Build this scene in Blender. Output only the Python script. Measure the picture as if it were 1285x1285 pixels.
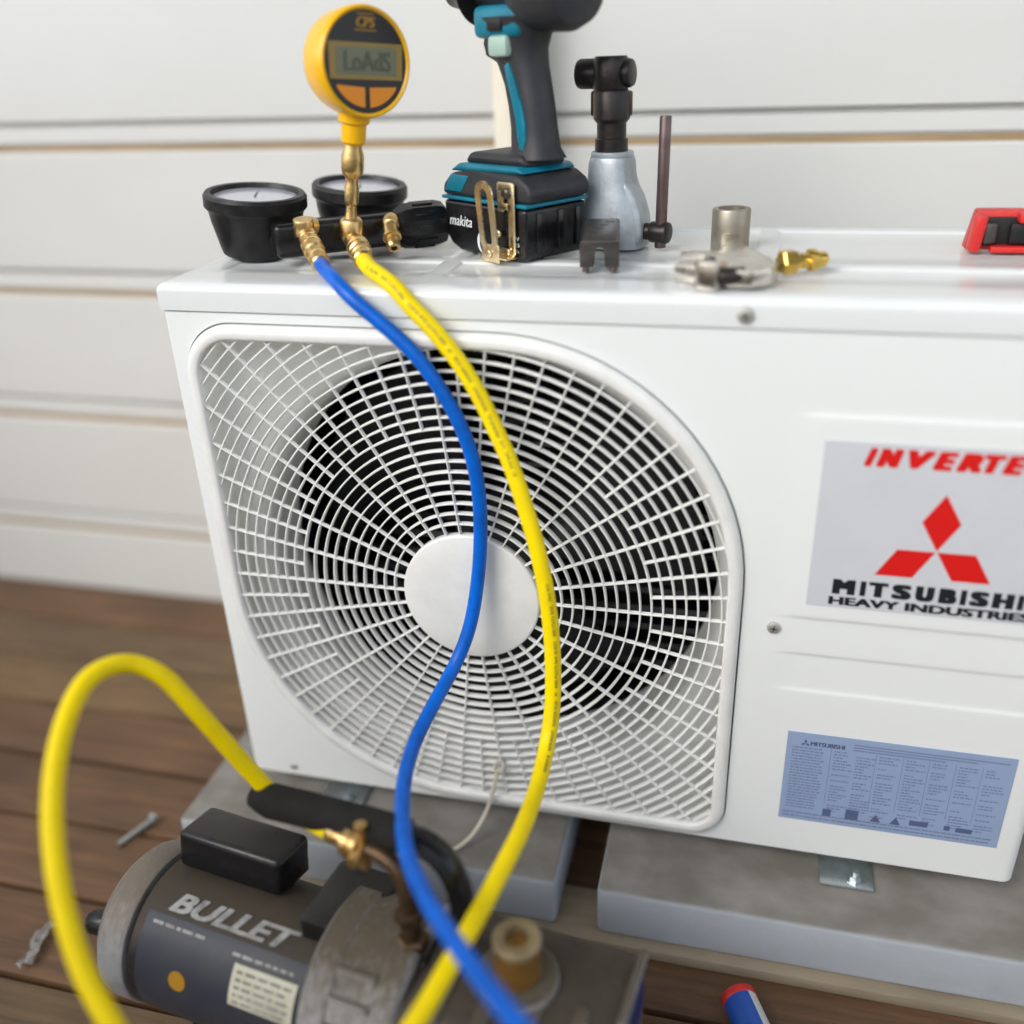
import bpy, bmesh, math, random
from mathutils import Vector, Matrix
random.seed(7)
R_ = math.radians
sc = bpy.context.scene
for o in list(bpy.data.objects):
    bpy.data.objects.remove(o)
col = sc.collection

# ------------------------------------------------------------------ camera
cam = bpy.data.cameras.new('camera')
cam.sensor_width = 36.0
cam.lens = 33.478
cam.clip_start = 0.02
cam.clip_end = 200.0
cam.dof.use_dof = True
cam.dof.focus_distance = 0.868
cam.dof.aperture_fstop = 1.25
cam_o = bpy.data.objects.new('camera', cam)
col.objects.link(cam_o)
RR, DD, FF = (0.96991, 0.24083, -0.03575), (0.07691, -0.44238, -0.89353), (-0.23100, 0.86389, -0.44759)
mw = Matrix.Identity(4)
for i in range(3):
    mw[i][0] = RR[i]
    mw[i][1] = -DD[i]
    mw[i][2] = -FF[i]
mw.translation = (0.5043, -0.72669, 0.72396)
cam_o.matrix_world = mw
sc.camera = cam_o

# ------------------------------------------------------------------ light
world = bpy.data.worlds.new('World')
sc.world = world
world.use_nodes = True
wn = world.node_tree.nodes
wl = world.node_tree.links
bg = wn['Background']
sky = wn.new('ShaderNodeTexSky')
sky.sky_type = 'NISHITA'
sky.sun_disc = False
SUN_EL, SUN_AZ = 38.0, 216.0
sky.sun_elevation = R_(SUN_EL)
sky.sun_rotation = R_(SUN_AZ)
sky.air_density = 1.0
sky.dust_density = 1.2
hs = wn.new('ShaderNodeHueSaturation')          # thin overcast: the sky is nearly grey
hs.inputs['Saturation'].default_value = 0.43
wl.new(sky.outputs['Color'], hs.inputs['Color'])
wl.new(hs.outputs['Color'], bg.inputs['Color'])
bg.inputs['Strength'].default_value = 0.15
sun = bpy.data.lights.new('sun', 'SUN')
sun.energy = 0.6
sun.angle = R_(35)
sun.color = (1.0, 0.975, 0.925)
sun_o = bpy.data.objects.new('sun', sun)
col.objects.link(sun_o)
az, el = R_(SUN_AZ), R_(SUN_EL)
sdir = Vector((math.sin(az) * math.cos(el), math.cos(az) * math.cos(el), math.sin(el)))
sun_o.rotation_euler = sdir.to_track_quat('Z', 'Y').to_euler()
sun_o.location = (0, 0, 4)
sc.view_settings.view_transform = 'Standard'
sc.view_settings.look = 'None'
sc.view_settings.gamma = 1.0
sc.view_settings.use_curve_mapping = False
sc.view_settings.exposure = 1.33
sc.render.engine = 'CYCLES'
sc.cycles.max_bounces = 8


# ------------------------------------------------------------------ materials
def mat(name, color, rough=0.5, metal=0.0, var=0.0, scale=20.0, bump=0.0, bscale=200.0, coat=0.0,
        spec=0.5, var_col=None, stretch=None, trans=0.0, rvar=0.0, ior=1.5):
    m = bpy.data.materials.new(name)
    m.use_nodes = True
    nt = m.node_tree
    n, l = nt.nodes, nt.links
    b = n['Principled BSDF']
    c4 = (*color, 1)
    b.inputs['Base Color'].default_value = c4
    b.inputs['Roughness'].default_value = rough
    b.inputs['Metallic'].default_value = metal
    b.inputs['Specular IOR Level'].default_value = spec
    b.inputs['IOR'].default_value = ior
    b.inputs['Coat Weight'].default_value = coat
    b.inputs['Coat Roughness'].default_value = 0.08
    b.inputs['Transmission Weight'].default_value = trans
    tc = n.new('ShaderNodeTexCoord')
    mp = n.new('ShaderNodeMapping')
    l.new(tc.outputs['Object'], mp.inputs['Vector'])
    if stretch:
        mp.inputs['Scale'].default_value = stretch
    if var > 0 or rvar > 0:
        no = n.new('ShaderNodeTexNoise')
        no.inputs['Scale'].default_value = scale
        no.inputs['Detail'].default_value = 5
        no.inputs['Roughness'].default_value = 0.62
        l.new(mp.outputs['Vector'], no.inputs['Vector'])
        if var > 0:
            mx = n.new('ShaderNodeMix')
            mx.data_type = 'RGBA'
            vc = var_col if var_col else tuple(max(0, c * (1 - var)) for c in color)
            mx.inputs[6].default_value = c4
            mx.inputs[7].default_value = (*vc, 1)
            cr = n.new('ShaderNodeMapRange')
            cr.inputs['From Min'].default_value = 0.42
            cr.inputs['From Max'].default_value = 0.72
            cr.inputs['To Max'].default_value = var if var_col else 1.0
            l.new(no.outputs['Fac'], cr.inputs['Value'])
            l.new(cr.outputs['Result'], mx.inputs[0])
            l.new(mx.outputs[2], b.inputs['Base Color'])
        if rvar > 0:
            mr = n.new('ShaderNodeMapRange')
            mr.inputs['From Min'].default_value = 0.3
            mr.inputs['From Max'].default_value = 0.7
            mr.inputs['To Min'].default_value = max(0.02, rough - rvar)
            mr.inputs['To Max'].default_value = min(1, rough + rvar)
            l.new(no.outputs['Fac'], mr.inputs['Value'])
            l.new(mr.outputs['Result'], b.inputs['Roughness'])
    if bump > 0:
        nb = n.new('ShaderNodeTexNoise')
        nb.inputs['Scale'].default_value = bscale
        nb.inputs['Detail'].default_value = 4
        l.new(mp.outputs['Vector'], nb.inputs['Vector'])
        bp = n.new('ShaderNodeBump')
        bp.inputs['Strength'].default_value = bump
        bp.inputs['Distance'].default_value = 0.002
        l.new(nb.outputs['Fac'], bp.inputs['Height'])
        l.new(bp.outputs['Normal'], b.inputs['Normal'])
    return m


M = {}
M['case'] = mat('case_paint', (0.785, 0.805, 0.785), 0.32, bump=0.03, bscale=900)
M['cap'] = mat('cap_paint', (0.72, 0.74, 0.725), 0.17, coat=0.08, bump=0.02, bscale=400)
M['guard'] = mat('guard_plastic', (0.80, 0.80, 0.765), 0.38, var=0.10, scale=30, rvar=0.05)
M['shroud'] = mat('shroud_paint', (0.78, 0.79, 0.76), 0.42, var=0.25, scale=12, var_col=(0.42, 0.41, 0.37))
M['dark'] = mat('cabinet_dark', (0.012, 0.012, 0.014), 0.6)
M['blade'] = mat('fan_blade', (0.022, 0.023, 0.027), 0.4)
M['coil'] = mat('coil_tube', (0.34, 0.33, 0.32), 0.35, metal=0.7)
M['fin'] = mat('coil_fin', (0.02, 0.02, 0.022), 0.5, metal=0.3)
M['galv'] = mat('galvanised', (0.55, 0.60, 0.61), 0.35, metal=0.9, var=0.35, scale=60, rvar=0.12)
M['screw'] = mat('screw_zinc', (0.62, 0.60, 0.55), 0.35, metal=0.6, var=0.3, scale=300)
M['sticker'] = mat('sticker_silver', (0.60, 0.61, 0.635), 0.35, var=0.04, scale=20)
M['red_ink'] = mat('red_ink', (0.66, 0.010, 0.008), 0.4)
M['black_ink'] = mat('black_ink', (0.012, 0.014, 0.017), 0.4)
M['blue_label'] = mat('rating_label', (0.29, 0.375, 0.545), 0.38, var=0.4, scale=18, var_col=(0.24, 0.31, 0.48))
M['blue_ink'] = mat('rating_ink', (0.085, 0.12, 0.22), 0.5)
M['blue_ink2'] = mat('rating_ink_fine', (0.17, 0.225, 0.36), 0.5)
M['yellow'] = mat('hose_yellow', (0.92, 0.70, 0.0), 0.46, var=0.22, scale=45, bump=0.06, bscale=420, var_col=(0.55, 0.36, 0.01), rvar=0.08, spec=0.22)
M['blue'] = mat('hose_blue', (0.0, 0.125, 0.62), 0.36, var=0.35, scale=45, bump=0.06, bscale=420, rvar=0.10, spec=0.3)
M['hose_ink'] = mat('hose_print', (0.26, 0.20, 0.015), 0.6)
M['brass'] = mat('brass', (0.72, 0.50, 0.21), 0.33, metal=1.0, var=0.45, scale=90, bump=0.08, bscale=400, rvar=0.10, var_col=(0.45, 0.28, 0.11))
M['brass_bright'] = mat('brass_bright', (0.85, 0.58, 0.14), 0.2, metal=1.0, var=0.3, scale=90)
M['black'] = mat('black_plastic', (0.010, 0.010, 0.011), 0.40, var=0.5, scale=60, bump=0.1, bscale=600, var_col=(0.036, 0.033, 0.029), rvar=0.1, spec=0.32)
M['gloss_black'] = mat('black_gloss', (0.007, 0.007, 0.008), 0.24, var=0.3, scale=50, var_col=(0.022, 0.021, 0.02), rvar=0.08, spec=0.4)
M['dial'] = mat('gauge_dial', (0.52, 0.53, 0.60), 0.2, coat=0.6, var=0.1, scale=30)
M['dial_ink'] = mat('gauge_ink', (0.10, 0.10, 0.14), 0.4)
M['gauge_yel'] = mat('gauge_yellow', (0.90, 0.47, 0.002), 0.33, var=0.1, scale=30, rvar=0.06, coat=0.2)
M['gauge_btn'] = mat('gauge_button', (0.80, 0.27, 0.01), 0.45)
M['gauge_face'] = mat('gauge_face', (0.016, 0.013, 0.015), 0.35)
M['gauge_trim'] = mat('gauge_trim', (0.30, 0.20, 0.05), 0.4)
M['lcd'] = mat('lcd', (0.155, 0.165, 0.10), 0.25)
M['lcd_ink'] = mat('lcd_ink', (0.085, 0.09, 0.06), 0.4)
M['logo_or'] = mat('logo_orange', (0.40, 0.20, 0.01), 0.4)
M['teal'] = mat('drill_teal', (0.004, 0.185, 0.27), 0.38, var=0.35, scale=40, rvar=0.08, spec=0.4)
M['rubber'] = mat('drill_rubber', (0.023, 0.024, 0.029), 0.5, var=0.5, scale=50, bump=0.15, bscale=900, var_col=(0.055, 0.048, 0.04), spec=0.4)
M['mint'] = mat('pale_switch', (0.36, 0.50, 0.43), 0.45)
M['hook'] = mat('hook_steel', (0.86, 0.69, 0.43), 0.30, metal=1.0, var=0.5, scale=70, var_col=(0.50, 0.36, 0.20), rvar=0.1)
M['white_ink'] = mat('white_ink', (0.68, 0.70, 0.70), 0.45)
M['grey_ink'] = mat('grey_ink', (0.36, 0.355, 0.34), 0.5, var=0.9, scale=70, var_col=(0.10, 0.09, 0.08))
M['cast'] = mat('grey_casting', (0.41, 0.45, 0.475), 0.40, metal=0.35, var=0.75, scale=38, bump=0.14, bscale=260, var_col=(0.24, 0.255, 0.26), rvar=0.1)
M['steel_dark'] = mat('dark_steel', (0.030, 0.027, 0.026), 0.38, metal=0.6, var=0.5, scale=70, bump=0.15, bscale=300, var_col=(0.075, 0.055, 0.042))
M['steel_brown'] = mat('brown_steel', (0.17, 0.12, 0.115), 0.38, metal=0.8, var=0.4, scale=60)
M['gunmetal'] = mat('gunmetal', (0.10, 0.092, 0.086), 0.36, metal=0.8, var=0.5, scale=60, bump=0.12, bscale=260, var_col=(0.06, 0.05, 0.045))
M['chrome'] = mat('worn_chrome', (0.66, 0.62, 0.55), 0.25, metal=1.0, var=0.5, scale=60, rvar=0.08, var_col=(0.36, 0.32, 0.27))
M['stub'] = mat('aged_pipe', (0.30, 0.26, 0.19), 0.4, metal=0.7, var=0.5, scale=50, var_col=(0.40, 0.40, 0.38))
M['red'] = mat('red_plastic', (0.62, 0.022, 0.018), 0.38, var=0.25, scale=40)
M['wall'] = mat('wall_paint', (0.675, 0.67, 0.638), 0.55, var=0.5, scale=3.2, bump=0.10, bscale=90, stretch=(0.35, 1, 1), var_col=(0.57, 0.555, 0.51))
M['wall_joint'] = mat('joint_timber', (0.40, 0.28, 0.15), 0.75, var=0.4, scale=25, stretch=(0.2, 1, 1))
M['lining'] = mat('lining_paint', (0.42, 0.41, 0.38), 0.7, var=0.15, scale=6)
M['pipe'] = mat('pvc_cream', (0.80, 0.74, 0.60), 0.42, var=0.1, scale=10)
M['paver'] = mat('paver_concrete', (0.43, 0.465, 0.50), 0.85, var=0.3, scale=22, bump=0.3, bscale=120, var_col=(0.33, 0.35, 0.37))  # bluish base has the sky light on the front faces put into it
nt_ = M['paver'].node_tree
geo_ = nt_.nodes.new('ShaderNodeNewGeometry')
sep_ = nt_.nodes.new('ShaderNodeSeparateXYZ')
nt_.links.new(geo_.outputs['Normal'], sep_.inputs['Vector'])
top_dirt_shade = nt_.nodes.new('ShaderNodeMix')  # darker brown upward faces: dirt, with the shade under the unit painted in
top_dirt_shade.data_type = 'RGBA'
bs_ = nt_.nodes['Principled BSDF']
src_ = bs_.inputs['Base Color'].links[0].from_socket
nt_.links.new(src_, top_dirt_shade.inputs[6])
dn_ = nt_.nodes.new('ShaderNodeTexNoise')
dn_.inputs['Scale'].default_value = 9
dn_.inputs['Detail'].default_value = 6
dr_ramp = nt_.nodes.new('ShaderNodeValToRGB')
dr_ramp.color_ramp.elements[0].position = 0.35
dr_ramp.color_ramp.elements[0].color = (0.17, 0.155, 0.13, 1)
dr_ramp.color_ramp.elements[1].position = 0.70
dr_ramp.color_ramp.elements[1].color = (0.26, 0.245, 0.22, 1)
nt_.links.new(dn_.outputs['Fac'], dr_ramp.inputs['Fac'])
nt_.links.new(dr_ramp.outputs['Color'], top_dirt_shade.inputs[7])
mr_ = nt_.nodes.new('ShaderNodeMapRange')
mr_.inputs['From Min'].default_value = 0.35
mr_.inputs['From Max'].default_value = 0.85
nt_.links.new(sep_.outputs['Z'], mr_.inputs['Value'])
nt_.links.new(mr_.outputs['Result'], top_dirt_shade.inputs[0])
nt_.links.new(top_dirt_shade.outputs[2], bs_.inputs['Base Color'])
M['ply'] = mat('pale_timber', (0.33, 0.27, 0.185), 0.75, var=0.4, scale=30, bump=0.3, bscale=120, stretch=(0.15, 1, 1))
M['motor'] = mat('motor_paint', (0.012, 0.012, 0.013), 0.42, var=1.0, scale=11, bump=0.12, bscale=300, rvar=0.1, var_col=(0.060, 0.047, 0.033), spec=0.35)
M['motor_label'] = mat('motor_label', (0.030, 0.034, 0.048), 0.45, var=0.6, scale=26, var_col=(0.060, 0.058, 0.055), spec=0.35)
M['alloy'] = mat('cast_alloy', (0.38, 0.37, 0.36), 0.5, metal=0.35, var=0.95, scale=15, bump=0.5, bscale=180, var_col=(0.11, 0.082, 0.055))
M['alloy_dirty'] = mat('dirty_alloy', (0.115, 0.10, 0.085), 0.55, metal=0.35, var=0.9, scale=20, bump=0.5, bscale=160, var_col=(0.045, 0.034, 0.024))
M['endcap'] = mat('end_cap_alloy', (0.34, 0.35, 0.36), 0.48, metal=0.3, var=0.9, scale=17, bump=0.4, bscale=150, var_col=(0.17, 0.14, 0.11))
M['grip'] = mat('foam_grip', (0.020, 0.019, 0.017), 0.85, var=0.3, scale=60, bump=0.35, bscale=700, spec=0.2)
M['amber'] = mat('amber_cap', (0.28, 0.145, 0.032), 0.4, metal=0.3, var=0.6, scale=60, var_col=(0.15, 0.08, 0.025))
M['amber_rim'] = mat('amber_rim', (0.34, 0.265, 0.15), 0.45, metal=0.3, var=0.5, scale=60, var_col=(0.20, 0.15, 0.08))
M['cream_label'] = mat('cream_label', (0.60, 0.58, 0.45), 0.55, var=0.25, scale=40)
M['navy'] = mat('navy_sticker', (0.012, 0.022, 0.115), 0.4)
M['can_blue'] = mat('tube_blue', (0.012, 0.085, 0.42), 0.35)
M['can_white'] = mat('tube_white', (0.58, 0.58, 0.56), 0.4)
M['tie'] = mat('tie_nylon', (0.58, 0.54, 0.44), 0.4, spec=0.5)
M['clear'] = mat('clear_scrap', (0.62, 0.60, 0.58), 0.2, var=0.2, scale=40, trans=0.55)
M['brown_cu'] = mat('brown_fitting', (0.085, 0.052, 0.028), 0.45, metal=0.7, var=0.6, scale=80, var_col=(0.16, 0.10, 0.05))
M['soil'] = mat('soil', (0.06, 0.05, 0.04), 0.95, var=0.5, scale=6)
M['lawn'] = mat('yard_ground', (0.10, 0.105, 0.075), 0.9, var=0.35, scale=2.5, bump=0.4, bscale=50)


def add_dust(m, color, lo, hi, amount=1.0, scale=14):
    nt = m.node_tree
    n, l = nt.nodes, nt.links
    b = n['Principled BSDF']
    mx = n.new('ShaderNodeMix')
    mx.data_type = 'RGBA'
    if b.inputs['Base Color'].links:
        l.new(b.inputs['Base Color'].links[0].from_socket, mx.inputs[6])
    else:
        mx.inputs[6].default_value = b.inputs['Base Color'].default_value
    mx.inputs[7].default_value = (*color, 1)
    ge = n.new('ShaderNodeNewGeometry')
    se = n.new('ShaderNodeSeparateXYZ')
    l.new(ge.outputs['Normal'], se.inputs['Vector'])
    no = n.new('ShaderNodeTexNoise')
    no.inputs['Scale'].default_value = scale
    no.inputs['Detail'].default_value = 6
    ad = n.new('ShaderNodeMath')
    ad.operation = 'MULTIPLY_ADD'
    l.new(no.outputs['Fac'], ad.inputs[0])
    ad.inputs[1].default_value = 0.7
    l.new(se.outputs['Z'], ad.inputs[2])
    mr = n.new('ShaderNodeMapRange')
    mr.inputs['From Min'].default_value = lo + 0.35
    mr.inputs['From Max'].default_value = hi + 0.35
    mr.inputs['To Max'].default_value = amount
    l.new(ad.outputs[0], mr.inputs['Value'])
    l.new(mr.outputs['Result'], mx.inputs[0])
    l.new(mx.outputs[2], b.inputs['Base Color'])
    m_rough = n.new('ShaderNodeMapRange')
    m_rough.inputs['To Min'].default_value = b.inputs['Roughness'].default_value
    m_rough.inputs['To Max'].default_value = 0.8
    l.new(mr.outputs['Result'], m_rough.inputs['Value'])
    l.new(m_rough.outputs['Result'], b.inputs['Roughness'])


M['pump_black'] = mat('pump_black', (0.008, 0.008, 0.009), 0.24, spec=0.4)
add_dust(M['pump_black'], (0.046, 0.037, 0.026), 0.75, 1.25, 0.65)
add_dust(M['motor'], (0.066, 0.051, 0.034), 0.45, 1.05, 0.9, 9)
add_dust(M['alloy'], (0.115, 0.092, 0.062), 0.40, 0.95, 0.95, 16)
add_dust(M['alloy_dirty'], (0.075, 0.058, 0.040), 0.50, 1.1, 0.8, 16)
add_dust(M['endcap'], (0.20, 0.165, 0.125), 0.35, 0.95, 0.9, 16)


def deck_mat(name, c1, c2, seed):
    m = bpy.data.materials.new(name)
    m.use_nodes = True
    nt = m.node_tree
    n, l = nt.nodes, nt.links
    b = n['Principled BSDF']
    tc = n.new('ShaderNodeTexCoord')
    mp = n.new('ShaderNodeMapping')
    mp.inputs['Scale'].default_value = (1.2, 14, 6)
    mp.inputs['Location'].default_value = (seed * 3.1, seed * 1.7, 0)
    l.new(tc.outputs['Object'], mp.inputs['Vector'])
    no = n.new('ShaderNodeTexNoise')
    no.inputs['Scale'].default_value = 5
    no.inputs['Detail'].default_value = 7
    no.inputs['Roughness'].default_value = 0.65
    l.new(mp.outputs['Vector'], no.inputs['Vector'])
    n2 = n.new('ShaderNodeTexNoise')
    n2.inputs['Scale'].default_value = 4.5
    n2.inputs['Detail'].default_value = 4
    mp2 = n.new('ShaderNodeMapping')
    mp2.inputs['Location'].default_value = (seed, seed * 5, 0)
    l.new(tc.outputs['Object'], mp2.inputs['Vector'])
    l.new(mp2.outputs['Vector'], n2.inputs['Vector'])
    cr = n.new('ShaderNodeValToRGB')
    cr.color_ramp.elements[0].position = 0.33
    cr.color_ramp.elements[0].color = (*c2, 1)
    cr.color_ramp.elements[1].position = 0.68
    cr.color_ramp.elements[1].color = (*c1, 1)
    l.new(no.outputs['Fac'], cr.inputs['Fac'])
    mx = n.new('ShaderNodeMix')
    mx.data_type = 'RGBA'
    mx.blend_type = 'MULTIPLY'
    mx.inputs[0].default_value = 0.6
    cr2 = n.new('ShaderNodeValToRGB')
    cr2.color_ramp.elements[0].position = 0.35
    cr2.color_ramp.elements[0].color = (0.55, 0.5, 0.48, 1)
    cr2.color_ramp.elements[1].position = 0.65
    cr2.color_ramp.elements[1].color = (1.15, 1.1, 1.05, 1)
    l.new(n2.outputs['Fac'], cr2.inputs['Fac'])
    l.new(cr.outputs['Color'], mx.inputs[6])
    l.new(cr2.outputs['Color'], mx.inputs[7])
    l.new(mx.outputs[2], b.inputs['Base Color'])
    b.inputs['Roughness'].default_value = 0.6
    bp = n.new('ShaderNodeBump')
    bp.inputs['Strength'].default_value = 0.4
    bp.inputs['Distance'].default_value = 0.002
    l.new(no.outputs['Fac'], bp.inputs['Height'])
    l.new(bp.outputs['Normal'], b.inputs['Normal'])
    return m


DECK = [deck_mat('decking_timber', (0.240, 0.148, 0.068), (0.108, 0.064, 0.028), 1),
        deck_mat('decking_timber_red', (0.205, 0.110, 0.052), (0.096, 0.052, 0.025), 2),
        deck_mat('decking_timber_grey', (0.245, 0.160, 0.080), (0.114, 0.073, 0.035), 3)]


# ------------------------------------------------------------------ mesh helpers
def new_obj(name, bm, material, parent=None, smooth=True, ang=32):
    me = bpy.data.meshes.new(name)
    if smooth:
        for f in bm.faces:
            f.smooth = True
        bm.normal_update()
        lim = R_(ang)
        for e in bm.edges:
            if len(e.link_faces) == 2 and e.calc_face_angle(0) > lim:
                e.smooth = False
    bm.to_mesh(me)
    bm.free()
    if isinstance(material, str):
        material = M[material]
    me.materials.append(material)
    o = bpy.data.objects.new(name, me)
    col.objects.link(o)
    if parent is not None:
        o.parent = parent
    return o


def thing(name, label, cat, loc=(0, 0, 0), rotz=0.0, group=None):
    o = bpy.data.objects.new(name, None)
    o.empty_display_size = 0.02
    col.objects.link(o)
    o.location = loc
    o.rotation_euler = (0, 0, rotz)
    o['label'] = label
    o['category'] = cat
    if group:
        o['group'] = group
    return o


def tag(o, label, cat, group=None):
    o['label'] = label
    o['category'] = cat
    if group:
        o['group'] = group
    return o


def BM():
    return bmesh.new()


def add_box(bm, c, s, rot=None, bev=0.0, seg=2):
    r = bmesh.ops.create_cube(bm, size=1.0)
    vs = r['verts']
    mt = Matrix.Translation(c) @ (rot.to_4x4() if rot is not None else Matrix.Identity(4)) @ Matrix.Diagonal((*s, 1))
    if bev > 0:
        # bevel at true size before placing
        for v in vs:
            v.co = Vector((v.co.x * s[0], v.co.y * s[1], v.co.z * s[2]))
        es = list({e for v in vs for e in v.link_edges})
        rb = bmesh.ops.bevel(bm, geom=es, offset=min(bev, 0.49 * min(s)), segments=seg, affect='EDGES', profile=0.5)
        allv = set(rb['verts']) | {v for v in vs if v.is_valid}
        mt = Matrix.Translation(c) @ (rot.to_4x4() if rot is not None else Matrix.Identity(4))
        for v in allv:
            v.co = mt @ v.co
    else:
        for v in vs:
            v.co = mt @ v.co


def frame_from(d):
    d = Vector(d).normalized()
    a = Vector((0, 0, 1)) if abs(d.z) < 0.9 else Vector((1, 0, 0))
    x = a.cross(d).normalized()
    y = d.cross(x)
    return Matrix((x, y, d)).transposed()


def add_lathe(bm, prof, base, axis=(0, 0, 1), seg=40, cap=True, ang0=0.0):
    """prof: list of (radius, height) along axis from base"""
    fr = frame_from(axis)
    base = Vector(base)
    rings = []
    for r, h in prof:
        if r < 1e-7:
            rings.append([bm.verts.new(base + fr @ Vector((0, 0, h)))])
        else:
            rings.append([bm.verts.new(base + fr @ Vector((r * math.cos(ang0 + 2 * math.pi * i / seg),
                                                           r * math.sin(ang0 + 2 * math.pi * i / seg), h))) for i in range(seg)])
    for a, b in zip(rings[:-1], rings[1:]):
        if len(a) == 1 and len(b) == 1:
            continue
        for i in range(seg):
            j = (i + 1) % seg
            if len(a) == 1:
                bm.faces.new((a[0], b[j], b[i]))
            elif len(b) == 1:
                bm.faces.new((a[i], a[j], b[0]))
            else:
                bm.faces.new((a[i], a[j], b[j], b[i]))
    if cap:
        if len(rings[0]) > 1:
            bm.faces.new(rings[0][::-1])
        if len(rings[-1]) > 1:
            bm.faces.new(rings[-1])


def add_cyl(bm, p0, p1, r0, r1=None, seg=28, bev=0.0, ang0=0.0):
    p0, p1 = Vector(p0), Vector(p1)
    d = p1 - p0
    L = d.length
    r1 = r0 if r1 is None else r1
    if bev > 0:
        prof = [(r0 - bev, 0), (r0 - bev * .3, bev * .3), (r0, bev), (r1, L - bev), (r1 - bev * .3, L - bev * .3), (r1 - bev, L)]
    else:
        prof = [(r0, 0), (r1, L)]
    add_lathe(bm, prof, p0, d, seg, True, ang0)


def catmull(pts, n=8):
    P = [Vector(p) for p in pts]
    out = []
    for i in range(len(P) - 1):
        p0 = P[i - 1] if i > 0 else P[i] * 2 - P[i + 1]
        p1, p2 = P[i], P[i + 1]
        p3 = P[i + 2] if i + 2 < len(P) else P[i + 1] * 2 - P[i]
        t0, t1, t2, t3 = 0, 0, 0, 0
        d1 = max((p1 - p0).length, 1e-6) ** .5
        d2 = max((p2 - p1).length, 1e-6) ** .5
        d3 = max((p3 - p2).length, 1e-6) ** .5
        t1, t2, t3 = d1, d1 + d2, d1 + d2 + d3
        for k in range(n):
            t = t1 + (t2 - t1) * k / n
            A1 = p0 * ((t1 - t) / t1) + p1 * (t / t1)
            A2 = p1 * ((t2 - t) / (t2 - t1)) + p2 * ((t - t1) / (t2 - t1))
            A3 = p2 * ((t3 - t) / (t3 - t2)) + p3 * ((t - t2) / (t3 - t2))
            B1 = A1 * ((t2 - t) / t2) + A2 * (t / t2)
            B2 = A2 * ((t3 - t) / (t3 - t1)) + A3 * ((t - t1) / (t3 - t1))
            out.append(B1 * ((t2 - t) / (t2 - t1)) + B2 * ((t - t1) / (t2 - t1)))
    out.append(P[-1])
    return out


def smooth_pts(P, it=2):
    P = [Vector(p) for p in P]
    for _ in range(it):
        Q = [P[0]] + [(P[i - 1] + P[i] * 2 + P[i + 1]) / 4 for i in range(1, len(P) - 1)] + [P[-1]]
        P = Q
    return P


def tube_frames(P):
    T = []
    for i in range(len(P)):
        a = P[max(0, i - 1)]
        b = P[min(len(P) - 1, i + 1)]
        T.append((b - a).normalized())
    up = Vector((0, 0, 1)) if abs(T[0].z) < 0.9 else Vector((1, 0, 0))
    N = [(up - T[0] * up.dot(T[0])).normalized()]
    for i in range(1, len(P)):
        v = N[-1] - T[i] * N[-1].dot(T[i])
        N.append(v.normalized())
    return T, N, [t.cross(nn) for t, nn in zip(T, N)]


def add_tube(bm, P, r, seg=20, cap=True, flat=1.0):
    P = [Vector(p) for p in P]
    T, N, Bn = tube_frames(P)
    rr = r if isinstance(r, (list, tuple)) else [r] * len(P)
    rings = []
    for i, p in enumerate(P):
        rings.append([bm.verts.new(p + (N[i] * math.cos(2 * math.pi * k / seg) + Bn[i] * flat * math.sin(2 * math.pi * k / seg)) * rr[i])
                      for k in range(seg)])
    for a, b in zip(rings[:-1], rings[1:]):
        for k in range(seg):
            j = (k + 1) % seg
            bm.faces.new((a[k], a[j], b[j], b[k]))
    if cap:
        bm.faces.new(rings[0][::-1])
        bm.faces.new(rings[-1])


def add_prism(bm, poly, depth, mtx, bev=0.0, seg=2):
    """poly in local XY, extruded along local Z from 0 to depth, then placed by mtx"""
    v0 = [bm.verts.new((x, y, 0)) for x, y in poly]
    v1 = [bm.verts.new((x, y, depth)) for x, y in poly]
    area = sum(poly[i][0] * poly[(i + 1) % len(poly)][1] - poly[(i + 1) % len(poly)][0] * poly[i][1] for i in range(len(poly)))
    if area < 0:
        v0.reverse()
        v1.reverse()
    fs = [bm.faces.new(v0[::-1]), bm.faces.new(v1)]
    for i in range(len(poly)):
        j = (i + 1) % len(poly)
        fs.append(bm.faces.new((v0[i], v0[j], v1[j], v1[i])))
    vs = set(v0 + v1)
    if bev > 0:
        es = list({e for f in fs for e in f.edges})
        rb = bmesh.ops.bevel(bm, geom=es, offset=bev, segments=seg, affect='EDGES', profile=0.5, clamp_overlap=True)
        vs = {v for v in vs if v.is_valid} | set(rb['verts'])
    for v in vs:
        v.co = mtx @ v.co


def basis(x, y, z, o):
    m = Matrix.Identity(4)
    for i in range(3):
        m[i][0], m[i][1], m[i][2], m[i][3] = x[i], y[i], z[i], o[i]
    return m


FACE = lambda x, z, y=0.0: basis((1, 0, 0), (0, 0, 1), (0, -1, 0), (x, y, z))     # XY of the print -> X,Z of the front face


def text_geo(s, size=1.0, bold=0.0, shear=0.0, spacing=1.0):
    cu = bpy.data.curves.new('lettering', 'FONT')
    cu.body = s
    cu.size = size
    cu.offset = bold
    cu.shear = shear
    cu.space_character = spacing
    cu.resolution_u = 3
    cu.fill_mode = 'FRONT'
    o = bpy.data.objects.new('lettering', cu)
    col.objects.link(o)
    dg = bpy.context.evaluated_depsgraph_get()
    dg.update()
    me = bpy.data.meshes.new_from_object(o.evaluated_get(dg), depsgraph=dg)
    vs = [(v.co.x, v.co.y) for v in me.vertices]
    fs = [tuple(p.vertices) for p in me.polygons]
    bpy.data.objects.remove(o)
    bpy.data.curves.remove(cu)
    bpy.data.meshes.remove(me)
    return vs, fs


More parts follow.
